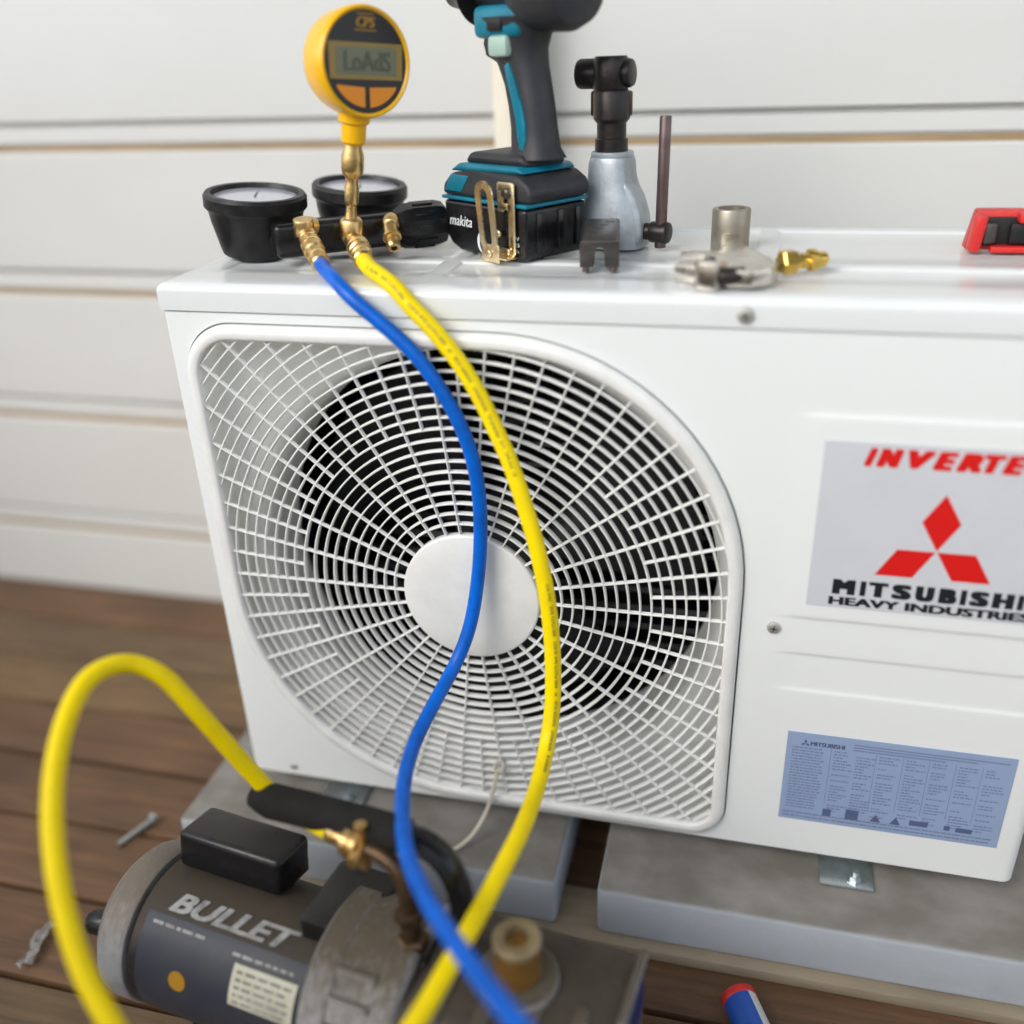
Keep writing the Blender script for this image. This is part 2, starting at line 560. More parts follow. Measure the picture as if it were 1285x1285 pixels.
def add_text(bm, s, fit, fn, thick=0.0, thick_y=None, **kw):
    """fit=(x0, y0, width, height): scale the lettering into that rectangle; fn maps (x, y) to a point.
    thick: heavier strokes, made by repeating the glyphs sideways (metres)"""
    vs, fs = text_geo(s, **kw)
    x0 = min(v[0] for v in vs)
    x1 = max(v[0] for v in vs)
    y0 = min(v[1] for v in vs)
    y1 = max(v[1] for v in vs)
    sx = (fit[2] - thick) / (x1 - x0)
    sy = fit[3] / (y1 - y0)
    ty = thick_y if thick_y is not None else 0.0
    sy = (fit[3] - ty) / (y1 - y0)
    offs = [(thick * k / 3, 0.0) for k in range(4)] if thick > 0 else [(0.0, 0.0)]
    if ty > 0:
        offs = [(thick * k / 3, ty * q / 2) for k in range(4) for q in range(3)]
    for k, (dx, dy) in enumerate(offs):
        lift = 0.00002 * k
        bv = []
        for x, y in vs:
            px, py = fit[0] + dx + (x - x0) * sx, fit[1] + dy + (y - y0) * sy
            p = Vector(fn(px, py))
            if lift:
                e = 1e-4
                nn = (Vector(fn(px + e, py)) - p).cross(Vector(fn(px, py + e)) - p).normalized()
                p = p + nn * lift
            bv.append(bm.verts.new(p))
        for f in fs:
            try:
                bm.faces.new([bv[i] for i in f])
            except ValueError:
                pass


def add_poly(bm, pts):
    bm.faces.new([bm.verts.new(p) for p in pts])


# ================================================================== SETTING
ground = BM()
g = 60.0
add_poly(ground, [(-g, -g, -0.42), (g, -g, -0.42), (g, g, -0.42), (-g, g, -0.42)])
new_obj('ground', ground, 'lawn')['kind'] = 'structure'

deck = bpy.data.objects.new('deck', None)
col.objects.link(deck)
deck['kind'] = 'structure'
pitch = 0.0983
for k in range(-13, 5):
    y1 = 0.361 + 0.0983 * k - 0.0025
    y0 = y1 - pitch + 0.0055
    if k == 4:
        y0, y1 = 0.361 + 0.0983 * 3 + 0.003, 0.75
    if y0 > 0.52:
        continue
    cuts = [-1.9, random.uniform(-0.9, -0.75), random.uniform(1.3, 1.6), 2.6] if k % 2 else [-1.9, 2.6]
    for i in range(len(cuts) - 1):
        b = BM()
        dz = random.uniform(-0.0008, 0.0008)
        add_box(b, ((cuts[i] + cuts[i + 1]) / 2, (y0 + y1) / 2, -0.111 + dz), (cuts[i + 1] - cuts[i] - 0.002, y1 - y0, 0.022), bev=0.003, seg=2)
        new_obj('board', b, random.choice(DECK), deck)
for x in (-1.6, -1.15, -0.7, -0.25, 0.2, 0.65, 1.1, 1.55, 2.0, 2.45):
    b = BM()
    add_box(b, (x, -0.28, -0.172), (0.045, 1.7, 0.098))
    new_obj('joist', b, 'ply', deck)

wall = thing('weatherboard_wall', 'pale painted weatherboard house wall with paired horizontal joints behind the air conditioner', 'wall', (0, 0.46, -0.1))
PW = 0.197
ZT = 0.6075 + 0.1          # local height of the tan joint seen above the unit's top
for k in range(-4, 8):
    zb = ZT + k * PW
    z0, z1 = zb + 0.0042, zb + PW - 0.0042
    b = BM()
    prof = [(0.030, z0), (0.003, z0), (0.0, z0 + 0.0035), (0.0005, zb + 0.0265), (0.013, zb + 0.0285), (0.013, zb + 0.0325), (0.0005, zb + 0.0345),
            (0.0, zb + 0.05), (0.0, z1 - 0.003), (0.003, z1), (0.030, z1)]
    if k == -4:
        prof = [(y, max(z, 0.0)) for y, z in prof]
        prof = [(0.030, 0.001), (0.0, 0.001), (0.0, z1 - 0.003), (0.003, z1), (0.030, z1)]
    v0 = [b.verts.new((-2.0, y, z)) for y, z in prof]
    v1 = [b.verts.new((2.8, y, z)) for y, z in prof]
    for i in range(len(prof)):
        j = (i + 1) % len(prof)
        b.faces.new((v0[i], v0[j], v1[j], v1[i]))
    b.faces.new(v0)
    b.faces.new(v1[::-1])
    bmesh.ops.recalc_face_normals(b, faces=b.faces)
    new_obj('board', b, 'wall', wall, ang=25)
    if k > -4:
        b = BM()
        add_box(b, (0.4, 0.0205, zb), (4.8, 0.034, 0.0080))
        new_obj('joint_strip', b, 'wall_joint', wall, smooth=False)
b = BM()
add_box(b, (0.4, 0.055, 1.05), (4.8, 0.045, 2.3))
new_obj('backing_sheet', b, 'wall_joint', wall, smooth=False)

# added roof, out of view: blocks light from above so it enters low
roof = thing('added_shade_roof', 'added unseen roof that shades the deck and air conditioner from above', 'roof', (0.4, 0.46, 2.50))
for i in range(11):
    b = BM()
    add_box(b, (0, -0.075 - 0.15 * i, 0.006 - 0.008 * i), (5.0, 0.147, 0.018), bev=0.003)
    new_obj('lining_board', b, 'lining', roof)
for x in (-1.9, -0.6, 0.7, 2.0):
    b = BM()
    add_box(b, (x, -0.83, 0.045), (0.045, 1.66, 0.09), Matrix.Rotation(math.atan(0.008 / 0.15), 3, 'X'))
    new_obj('rafter', b, 'ply', roof)

# added fence, out of view: blocks low light to darken things near the deck
fence = thing('added_shade_fence', 'added unseen timber paling fence that blocks low light from the deck', 'fence', (0.4, -1.26, -0.42))
for i in range(44):
    b = BM()
    h = 1.42 + random.uniform(-0.006, 0.006)
    add_box(b, (-2.15 + i * 0.1, random.uniform(-0.002, 0.002), h / 2), (0.068, 0.018, h), bev=0.003)
    new_obj('paling', b, random.choice(DECK), fence)
for i in range(17):  # side run, added to block light from the left
    b = BM()
    h = 1.36 + random.uniform(-0.006, 0.006)
    add_box(b, (-1.95, 0.08 + i * 0.1, h / 2), (0.018, 0.068, h), bev=0.003)
    new_obj('paling', b, random.choice(DECK), fence)
for z in (0.25, 1.15):
    b = BM()
    add_box(b, (0, -0.035, z), (4.4, 0.045, 0.07), bev=0.003)
    new_obj('rail', b, DECK[2], fence)

b = BM()
add_lathe(b, [(0.030, 0.0), (0.030, 2.2)], (0.2235, 0.4275, -0.099), seg=40)
dp = tag(new_obj('drain_pipe', b, 'pipe'), 'cream round plastic pipe standing against the wall behind the cordless driver', 'pipe')

# pavers and the timber under them
for y0, y1, lb in ((-0.076, -0.012, 'pale beige timber batten on the deck under the front edge of both concrete pavers'),
                   (0.225, 0.290, 'pale beige timber batten under the rear edge of both concrete pavers, near the wall')):
    b = BM()
    add_box(b, (0.42, (y0 + y1) / 2, -0.0925), (1.02, y1 - y0, 0.0135), bev=0.002)
    tag(new_obj('timber_batten', b, 'ply'), lb, 'timber batten', 'timber battens under the pavers')


def paver(x0, x1, y0, y1, label):
    b = BM()
    add_box(b, ((x0 + x1) / 2, (y0 + y1) / 2, -0.0553), (x1 - x0, y1 - y0, 0.0606), bev=0.006, seg=4)
    o = new_obj('concrete_paver', b, 'paver')
    return tag(o, label, 'paver', 'concrete pavers under the air conditioner')


paver(-0.062, 0.356, -0.066, 0.30, 'grey concrete paver under the left half of the air conditioner, behind the vacuum pump')
paver(0.398, 0.875, -0.066, 0.30, 'grey concrete paver under the right half of the air conditioner with a clear front face')

# ================================================================== AIR CONDITIONER
AW, AD, AH, ZC = 0.780, 0.29, 0.543, 0.5197
ac = thing('air_conditioner', 'white outdoor air conditioner unit with round fan grille and red three diamond emblem', 'air conditioner')


def rrect(ins, seg=18, x0=0.0135, x1=0.5140, z0=0.0050, z1=0.5098, rad=(0.05, 0.218, 0.036, 0.236)):
    """rounded outline, counter-clockwise from the bottom right; rad = TL, TR, BR, BL"""
    x0 += ins; x1 -= ins; z0 += ins; z1 -= ins
    tl, tr, br, bl = [max(r - ins, 0.004) for r in rad]
    pts = []
    for cx, cz, r, a0 in ((x1 - br, z0 + br, br, -90), (x1 - tr, z1 - tr, tr, 0), (x0 + tl, z1 - tl, tl, 90), (x0 + bl, z0 + bl, bl, 180)):
        for i in range(seg + 1):
            a = R_(a0 + 90 * i / seg)
            pts.append((cx + r * math.cos(a), cz + r * math.sin(a)))
    return pts


def loft(bm, loops, closed=True):
    rows = [[bm.verts.new(p) for p in L] for L in loops]
    n = len(rows[0])
    for a, b in zip(rows[:-1], rows[1:]):
        for i in range(n if closed else n - 1):
            j = (i + 1) % n
            bm.faces.new((a[i], a[j], b[j], b[i]))
    return rows


# front panel: flat part with the fan opening, pressed part on the right
b = BM()
XS = 0.530
hole = rrect(-0.0002)
hv = [b.verts.new((x, 0, z)) for x, z in hole]
he = [b.edges.new((hv[i], hv[(i + 1) % len(hv)])) for i in range(len(hv))]


def emboss(x, z):
    def st(a, c, t):
        t = min(1, max(0, (t - a) / (c - a)))
        return t * t * (3 - 2 * t)
    fade = st(0.540, 0.562, x)
    h = 0.0011 * st(0.2655, 0.2705, z) * (1 - st(0.4500, 0.4560, z))
    h += -0.0010 * st(0.1895, 0.1945, z) * (1 - st(0.2275, 0.2325, z))
    return h * fade


zs = [0.0, 0.05, 0.10, 0.15, 0.185, 0.187] + [0.1895 + .001 * i for i in range(6)] + [0.198, 0.21, 0.225] + [0.2275 + .001 * i for i in range(6)] + [0.236, 0.25, 0.262]
zs += [0.2655 + .001 * i for i in range(6)] + [0.274, 0.30, 0.36, 0.42, 0.445] + [0.450 + .001 * i for i in range(7)] + [0.46, 0.48, 0.50, ZC - 0.0012]
xs = [XS, 0.538] + [0.540 + 0.002 * i for i in range(12)] + [0.57, 0.62, 0.70, 0.75, AW - 0.012]
RC = 0.012
arc = [(AW - RC + RC * math.sin(R_(a)), RC - RC * math.cos(R_(a))) for a in (15, 30, 45, 60, 75, 90)]
grid = []
for z in zs:
    row = [b.verts.new((x, -emboss(x, z), z)) for x in xs]
    row += [b.verts.new((x, y - emboss(x, z) * (1 - y / RC), z)) for x, y in arc]
    row.append(b.verts.new((AW, AD, z)))
    grid.append(row)
for r0, r1 in zip(grid[:-1], grid[1:]):
    for i in range(len(r0) - 1):
        b.faces.new((r0[i], r0[i + 1], r1[i + 1], r1[i]))
LC = 0.004
left = [b.verts.new((LC, 0, z)) for z in (0.0, ZC - 0.0012)]
oe = [b.edges.new((left[0], grid[0][0])), b.edges.new((left[1], grid[-1][0])), b.edges.new((left[0], left[1]))]
oe += [b.edges.get((grid[i][0], grid[i + 1][0])) for i in range(len(grid) - 1)]
res = bmesh.ops.triangle_fill(b, edges=he + oe, use_beauty=True)
# rounded left edge and side
pl = [left]
for x, y in [(LC - LC * math.sin(R_(a)), LC - LC * math.cos(R_(a))) for a in (22, 45, 67, 90)] + [(0.0, AD)]:
    pl.append([b.verts.new((x, y, z)) for z in (0.0, ZC - 0.0012)])
for a, c in zip(pl[:-1], pl[1:]):
    b.faces.new((a[0], a[1], c[1], c[0]))
bmesh.ops.recalc_face_normals(b, faces=b.faces)
# folded lower lip
for f in b.faces:
    if f.normal.y > 0.5:
        f.normal_flip()
lip = [b.verts.new((x, y, z)) for x, y, z in ((LC, 0.0004, 0.0), (AW - RC, 0.0004, 0.0), (AW - RC, 0.02, 0.0), (LC, 0.02, 0.0))]
b.faces.new(lip)
new_obj('front_panel', b, 'case', ac, ang=40)

b = BM()
add_box(b, (AW / 2, AD / 2 + 0.002, 0.004), (AW - 0.006, AD - 0.006, 0.006))
new_obj('base_tray', b, 'case', ac, smooth=False)

# top cover as a pressed sheet
b = BM()
TX0, TX1, TY0, TY1 = -0.0012, AW + 0.0012, -0.0018, AD + 0.0015
er = 0.0075


def edge_nodes(a, c):
    s = [a + er * (1 - math.cos(R_(t))) for t in (0, 18, 36, 54, 72, 90)]
    e = [c - er * (1 - math.cos(R_(t))) for t in (90, 72, 54, 36, 18, 0)]
    return s, e


def lin(a, c, n):
    return [a + (c - a) * i / n for i in range(n + 1)]


sx, ex = edge_nodes(TX0, TX1)
sy, ey = edge_nodes(TY0, TY1)
PX = [(0.03, 0.228), (0.243, 0.505), (0.52, 0.752)]
PY = [(0.056, 0.106), (0.126, 0.268)]
sl = 0.004
txs = sorted(set(sx + ex + [0.02, 0.1, 0.15, 0.2, 0.3, 0.35, 0.4, 0.45, 0.55, 0.6, 0.65, 0.7] + [v for a, c in PX for v in lin(a, a + sl, 4) + lin(c - sl, c, 4)]))
tys = sorted(set(sy + ey + [0.02, 0.04, 0.08, 0.116, 0.17, 0.22] + [v for a, c in PY for v in lin(a, a + sl, 4) + lin(c - sl, c, 4)]))


def top_h(x, y):
    def ed(t):
        return 0 if t >= er else er - math.sqrt(max(0, er * er - (er - t) ** 2))
    d = max(ed(x - TX0), ed(TX1 - x), ed(y - TY0), ed(TY1 - y))
    def st(t):
        t = min(1, max(0, t))
        return t * t * (3 - 2 * t)
    p = 0
    for a, c in PX:
        for e, f in PY:
            p = max(p, min(st((x - a) / sl), st((c - x) / sl), st((y - e) / sl), st((f - y) / sl)))
    return AH - d - 0.0022 * p


G = [[b.verts.new((x, y, top_h(x, y))) for x in txs] for y in tys]
for r0, r1 in zip(G[:-1], G[1:]):
    for i in range(len(r0) - 1):
        b.faces.new((r0[i], r0[i + 1], r1[i + 1], r1[i]))
bord = [r for r in G[0]] + [r[-1] for r in G[1:]] + G[-1][-2::-1] + [r[0] for r in G[-2:0:-1]]
low = [b.verts.new((v.co.x, v.co.y, ZC)) for v in bord]
inn = [b.verts.new((min(max(v.co.x, 0.002), AW - 0.002), min(max(v.co.y, 0.002), AD - 0.002), ZC)) for v in bord]
for i in range(len(bord)):
    j = (i + 1) % len(bord)
    b.faces.new((bord[i], low[i], low[j], bord[j]))
    b.faces.new((low[i], inn[i], inn[j], low[j]))
bmesh.ops.recalc_face_normals(b, faces=b.faces)
new_obj('top_cover', b, 'cap', ac, ang=50)

# back and inner cabinet
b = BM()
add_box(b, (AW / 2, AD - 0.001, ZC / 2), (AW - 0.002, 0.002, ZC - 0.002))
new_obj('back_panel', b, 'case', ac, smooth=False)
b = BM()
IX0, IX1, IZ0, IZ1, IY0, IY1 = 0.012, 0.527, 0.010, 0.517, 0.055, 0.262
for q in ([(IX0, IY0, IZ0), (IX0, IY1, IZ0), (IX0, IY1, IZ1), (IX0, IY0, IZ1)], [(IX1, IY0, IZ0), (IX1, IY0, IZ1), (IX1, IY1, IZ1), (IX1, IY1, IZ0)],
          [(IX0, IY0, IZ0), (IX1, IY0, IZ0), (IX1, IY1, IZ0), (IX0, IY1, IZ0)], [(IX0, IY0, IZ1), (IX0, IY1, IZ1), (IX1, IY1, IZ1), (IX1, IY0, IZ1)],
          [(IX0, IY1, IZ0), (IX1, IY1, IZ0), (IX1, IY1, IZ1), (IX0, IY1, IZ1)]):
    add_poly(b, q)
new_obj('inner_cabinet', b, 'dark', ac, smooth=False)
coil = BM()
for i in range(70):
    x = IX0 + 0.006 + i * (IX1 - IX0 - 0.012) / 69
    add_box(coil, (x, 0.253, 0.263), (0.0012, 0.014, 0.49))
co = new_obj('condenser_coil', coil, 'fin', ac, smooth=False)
for i in range(19):
    b = BM()
    add_cyl(b, (IX0 + .004, 0.243, 0.03 + i * 0.0255), (IX1 - .004, 0.243, 0.03 + i * 0.0255), 0.0011, seg=6)
    new_obj('coil_tube', b, 'coil', co)

# guard, shroud and fan
HX, HZ, HR = 0.2684, 0.2572, 0.0654
PIT, RING0 = 0.0102, 0.0654
guard = new_obj('fan_guard', (lambda bm: (loft(bm, [[(x, y, z) for x, z in rrect(i)] for i, y in
                ((0.0011, 0.012), (0.0011, -0.0008), (0.0016, -0.0034), (0.0030, -0.0058), (0.0055, -0.0074), (0.0085, -0.0078), (0.0118, -0.0076), (0.0132, -0.0068), (0.0139, -0.0050), (0.0142, -0.001), (0.0146, 0.030))]),
                bmesh.ops.recalc_face_normals(bm, faces=bm.faces), bm)[-1])(BM()), 'guard', ac, ang=60)
inner = rrect(0.0138, seg=40)


def inside(x, z):
    n = len(inner)
    c = False
    j = n - 1
    for i in range(n):
        xi, zi = inner[i]
        xj, zj = inner[j]
        if (zi > z) != (zj > z) and x < (xj - xi) * (z - zi) / (zj - zi) + xi:
            c = not c
        j = i
    return c


def reach(a, r0=0.15, r1=0.40):
    lo, hi = r0, r1
    for _ in range(24):
        m = (lo + hi) / 2
        if inside(HX + m * math.cos(a), HZ + m * math.sin(a)):
            lo = m
        else:
            hi = m
    return lo


def slat_arc(bm, r, a0, a1, full):
    n = max(4, int(abs(a1 - a0) / R_(3)))
    w0, w1, yf, yb = 0.00082, 0.00070, -0.0042, 0.0017
    sec = [(-w0, yf + .0004), (-w0 * .5, yf), (w0 * .5, yf), (w0, yf + .0004), (w1, yb), (-w1, yb)]
    rows = []
    for i in range(n + (0 if full else 1)):
        a = a0 + (a1 - a0) * i / n
        rows.append([bm.verts.new((HX + (r + d) * math.cos(a), y, HZ + (r + d) * math.sin(a))) for d, y in sec])
    m = len(rows)
    for i in range(m if full else m - 1):
        A, Bq = rows[i], rows[(i + 1) % m]
        for k in range(6):
            j = (k + 1) % 6
            bm.faces.new((A[k], A[j], Bq[j], Bq[k]))


for k in range(1, 28):
    r = RING0 + PIT * k
    N = 720
    ins_ = [inside(HX + r * math.cos(2 * math.pi * i / N), HZ + r * math.sin(2 * math.pi * i / N)) for i in range(N)]
    if not any(ins_):
        break
    arcs = []
    if all(ins_):
        arcs.append((0, 2 * math.pi, True))
    else:
        i0 = next(i for i in range(N) if not ins_[i])
        run = None
        for t in range(N + 1):
            i = (i0 + t) % N
            if ins_[i] and t < N:
                run = [t, t] if run is None else [run[0], t]
            elif run is not None:
                if run[1] - run[0] > 2:
                    e = 0.0015 / r
                    arcs.append((2 * math.pi * (i0 + run[0]) / N - e, 2 * math.pi * (i0 + run[1]) / N + e, False))
                run = None
    for a0, a1, full in arcs:
        b = BM()
        slat_arc(b, r, a0, a1, full)
        bmesh.ops.recalc_face_normals(b, faces=b.faces)
        new_obj('ring_slat', b, 'guard', guard, ang=50)
for k in range(60):
    a = R_(6 * k)
    r0 = HR - 0.002 if k % 2 == 0 else RING0 + PIT * 10 - 0.0006
    r1 = reach(a) + 0.0015
    b = BM()
    u = Vector((math.cos(a), 0, math.sin(a)))
    t = Vector((-math.sin(a), 0, math.cos(a)))
    mt = basis(u, t, (0, -1, 0), (HX, 0.0013, HZ))
    w = 0.00078
    v = []
    for rr, ww in ((r0, w), (r1, w * 0.9)):
        v.append([b.verts.new(mt @ Vector(p)) for p in ((rr, -ww, .0016), (rr, ww, .0016), (rr, ww, .0055), (rr, ww * .5, .0060), (rr, -ww * .5, .0060), (rr, -ww, .0055))])
    for i in range(6):
        j = (i + 1) % 6
        b.faces.new((v[0][i], v[0][j], v[1][j], v[1][i]))
    b.faces.new(v[0][::-1])
    b.faces.new(v[1])
    bmesh.ops.recalc_face_normals(b, faces=b.faces)
    new_obj('spoke', b, 'guard', guard, ang=50)
b = BM()
add_lathe(b, [(HR - .0015, 0), (HR, 0.002), (HR, 0.0090), (HR - .0006, 0.0101), (HR - .002, 0.0106), (HR * .6, 0.0114), (0, 0.0117)], (HX, 0.0036, HZ), (0, -1, 0), 96)
new_obj('hub_cap', b, 'guard', guard, ang=50)

b = BM()
BR = [(0.2395, 0.030), (0.2340, 0.0315), (0.2285, 0.036), (0.2245, 0.043), (0.2225, 0.052), (0.2215, 0.066), (0.2215, 0.10)]
sh = rrect(-0.004, seg=40, rad=(0.054, 0.222, 0.04, 0.24))
NB = 128
ring = [b.verts.new((HX + BR[0][0] * math.cos(2 * math.pi * i / NB), BR[0][1], HZ + BR[0][0] * math.sin(2 * math.pi * i / NB))) for i in range(NB)]
# plate: a square sheet behind the guard, larger than the mouth
px0, px1, pz0, pz1 = 0.009, 0.531, 0.0075, 0.5175
ov = []
for i in range(NB):
    a = 2 * math.pi * i / NB
    dx, dz = math.cos(a), math.sin(a)
    t = min(((px1 - HX) / dx) if dx > 1e-6 else 9, ((px0 - HX) / dx) if dx < -1e-6 else 9, ((pz1 - HZ) / dz) if dz > 1e-6 else 9, ((pz0 - HZ) / dz) if dz < -1e-6 else 9)
    ov.append(b.verts.new((HX + t * dx, 0.0295, HZ + t * dz)))
prev = ring
for i in range(NB):
    j = (i + 1) % NB
    b.faces.new((ov[i], ov[j], ring[j], ring[i]))
for r, y in BR[1:]:
    nx = [b.verts.new((HX + r * math.cos(2 * math.pi * i / NB), y, HZ + r * math.sin(2 * math.pi * i / NB))) for i in range(NB)]
    for i in range(NB):
        j = (i + 1) % NB
        b.faces.new((prev[i], prev[j], nx[j], nx[i]))
    prev = nx
bmesh.ops.recalc_face_normals(b, faces=b.faces)
new_obj('fan_shroud', b, 'shroud', ac, ang=50)

b = BM()
add_lathe(b, [(0.048, 0), (0.050, 0.006), (0.050, 0.055), (0.044, 0.066), (0.0, 0.068)], (HX, 0.165, HZ), (0, -1, 0), 40)
fan = new_obj('fan', b, 'blade', ac)
for k in range(3):
    b = BM()
    rows = []
    for i in range(9):
        r = 0.046 + (0.205 - 0.046) * i / 8
        row = []
        for j in range(9):
            t = j / 8
            a = R_(120 * k + 20 + (t - .5) * (58 + 26 * i / 8) + 10 * i / 8)
            y = 0.135 + (t - .5) * (0.07 - 0.02 * i / 8) - 0.012 * math.sin(math.pi * t)
            row.append(b.verts.new((HX + r * math.cos(a), y, HZ + r * math.sin(a))))
        rows.append(row)
    for r0_, r1_ in zip(rows[:-1], rows[1:]):
        for j in range(8):
            b.faces.new((r0_[j], r0_[j + 1], r1_[j + 1], r1_[j]))
    bmesh.ops.solidify(b, geom=b.faces[:], thickness=0.003)
    new_obj('blade', b, 'blade', fan)


def screw(x, z, y=-0.0005, r=0.0056, parent=None):
    b = BM()
    add_lathe(b, [(r, 0), (r * .97, r * .16), (r * .8, r * .36), (r * .45, r * .47)], (x, y, z), (0, -1, 0), 24)
    o = new_obj('screw', b, 'screw', parent or ac)
    c = BM()
    a = random.uniform(0, 1.5)
    for q in (a, a + math.pi / 2):
        rot = Matrix.Rotation(q, 3, 'Y')
        add_box(c, (x, y - r * .475, z), (r * .95, r * .04, r * .17), rot)
    new_obj('screw_slot', c, 'black_ink', o, smooth=False)


screw(0.4981, 0.5295, y=-0.0016, r=0.0068)
screw(0.5415, 0.2552, r=0.0060)
screw(0.0494, 0.0115, r=0.0042)
screw(0.4921, 0.0120, r=0.0046)

# brand sticker
SY = -0.0011 - 0.0004
b = BM()
add_box(b, (0.669, SY + 0.0001, 0.3577), (0.207, 0.0006, 0.151))
st = new_obj('brand_sticker', b, 'sticker', ac, smooth=False)
TY = SY - 0.0004
fn = lambda x, z: (x, TY, z)
b = BM()
for ch, x0, x1 in zip('INVERTER', (0.5962, 0.6052, 0.6275, 0.6462, 0.6630, 0.6815, 0.6952, 0.7125), (0.6052, 0.6240, 0.6470, 0.6632, 0.6806, 0.6965, 0.7118, 0.7300)):
    add_text(b, ch, (x0, 0.4134, x1 - x0, 0.0156), fn, thick=0.0042 if ch != 'I' else 0.0026, thick_y=0.0022, shear=0.28)
new_obj('lettering', b, 'red_ink', st, smooth=False)
b = BM()
cx, cz, L = 0.6600, 0.3425, 0.0288
for a in (90, 210, 330):
    u = Vector((math.cos(R_(a - 30)), 0, math.sin(R_(a - 30)))) * L
    w_ = Vector((math.cos(R_(a + 30)), 0, math.sin(R_(a + 30)))) * L
    c0 = Vector((cx, TY, cz)) + (u + w_).normalized() * 0.0007
    add_poly(b, [c0, c0 + u, c0 + u + w_, c0 + w_])
bmesh.ops.recalc_face_normals(b, faces=b.faces)
new_obj('emblem', b, 'red_ink', st, smooth=False)
b = BM()
for ch, x0, x1 in zip('MITSUBISHI', (0.5850, 0.6069, 0.6136, 0.6318, 0.6500, 0.6679, 0.6842, 0.6913, 0.7082, 0.7268), (0.6030, 0.6113, 0.6287, 0.6468, 0.6642, 0.6815, 0.6886, 0.7055, 0.7240, 0.7312)):
    add_text(b, ch, (x0, 0.2958, x1 - x0, 0.0142), fn, thick=0.0040 if ch != 'I' else 0.0024, thick_y=0.0018)
new_obj('lettering', b, 'black_ink', st, smooth=False)
b = BM()
add_text(b, 'HEAVY INDUSTRIES', (0.5832, 0.2852, 0.1560, 0.0080), fn, thick=0.0018, thick_y=0.0006)
new_obj('lettering', b, 'black_ink', st, smooth=False)

# rating sticker with fine print
b = BM()
add_box(b, (0.6605, -0.0004, 0.0930), (0.1935, 0.0006, 0.1045))
rs = new_obj('rating_sticker', b, 'blue_label', ac, smooth=False)
RY = -0.0010


RYF = -0.00088


def rect(bm, x0, z0, x1, z1, y=None):
    y = RYF if y is None else y
    add_poly(bm, [(x0, y, z0), (x1, y, z0), (x1, y, z1), (x0, y, z1)])


b = BM()
add_text(b, 'MITSUBISHI', (0.5845, 0.1318, 0.030, 0.0048), lambda x, z: (x, RY, z), thick=0.0006)
for a in (90, 210, 330):
    u = Vector((math.cos(R_(a - 30)), 0, math.sin(R_(a - 30)))) * 0.0026
    w_ = Vector((math.cos(R_(a + 30)), 0, math.sin(R_(a + 30)))) * 0.0026
    c0 = Vector((0.5800, RY, 0.1338))
    add_poly(b, [c0, c0 + u, c0 + u + w_, c0 + w_])
rect(b, 0.6235, 0.0500, 0.6350, 0.0620, RY)
rect(b, 0.6030, 0.0505, 0.6105, 0.0590, RY)
for x in (0.6505, 0.6680):
    add_poly(b, [(x - .0048, RY, 0.0515), (x + .0048, RY, 0.0515), (x, RY, 0.0605)])
rect(b, 0.6800, 0.0535, 0.6960, 0.0595, RY)
rect(b, 0.7100, 0.0535, 0.7150, 0.0590, RY)
rect(b, 0.7200, 0.0530, 0.7340, 0.0585, RY)
bmesh.ops.recalc_face_normals(b, faces=b.faces)
new_obj('print', b, 'blue_ink', rs, smooth=False)
b = BM()
for i in range(22):
    z = 0.1275 - i * 0.0034
    x = 0.569
    while x < 0.595:
        w = random.uniform(0.0012, 0.0050)
        rect(b, x, z, min(x + w, 0.598), z + 0.0015)
        x += w + 0.0008
    for x0 in (0.606, 0.6255, 0.645, 0.668, 0.690, 0.712, 0.734):
        x = x0
        e = x0 + random.choice((0.0, 0.008, 0.012, 0.016, 0.018))
        while x < e:
            w = random.uniform(0.0010, 0.0040)
            rect(b, x, z, min(x + w, e), z + 0.0015)
            x += w + 0.0008
for i in range(3):
    rect(b, 0.622, 0.1318 + 0.0030 * i, 0.700 + 0.026 * i, 0.1332 + 0.0030 * i)
for x0 in (0.603, 0.642, 0.665, 0.687, 0.709, 0.731):
    rect(b, x0, 0.066, x0 + 0.0005, 0.131)
for i in range(2):
    z = 0.0492 - i * 0.0042
    x = 0.567
    while x < 0.75:
        w = random.uniform(0.002, 0.008)
        rect(b, x, z - 0.0004, min(x + w, 0.7545), z + 0.0013)
        x += w + 0.0008
bmesh.ops.recalc_face_normals(b, faces=b.faces)
new_obj('fine_print', b, 'blue_ink2', rs, smooth=False)


def foot(x, name_nut=True):
    b = BM()
    add_box(b, (x, 0.026, -0.0225), (0.050, 0.084, 0.003), bev=0.0012)
    add_box(b, (x, 0.030, -0.0115), (0.050, 0.003, 0.020), bev=0.0012)
    add_box(b, (x, 0.050, -0.0015), (0.050, 0.040, 0.003), bev=0.0012)
    f = new_obj('mounting_foot', b, 'galv', ac)
    c = BM()
    add_lathe(c, [(0.0085, 0), (0.0085, 0.0012), (0.0058, 0.0013), (0.0058, 0.006), (0.0030, 0.0062), (0.0030, 0.011), (0.0, 0.011)], (x + 0.008, -0.006, -0.021), seg=6)
    new_obj('bolt', c, 'galv', f, ang=25)


foot(0.105)
foot(0.633)

# ================================================================== THINGS ON TOP OF THE UNIT
TOP = AH


# ------- hoses
def hose(name, pts, r, material, label):
    P = smooth_pts(catmull(pts, 8), 4)
    b = BM()
    add_tube(b, P, r, 24)
    o = new_obj(name, b, material)
    tag(o, label, 'hose')
    return o, P


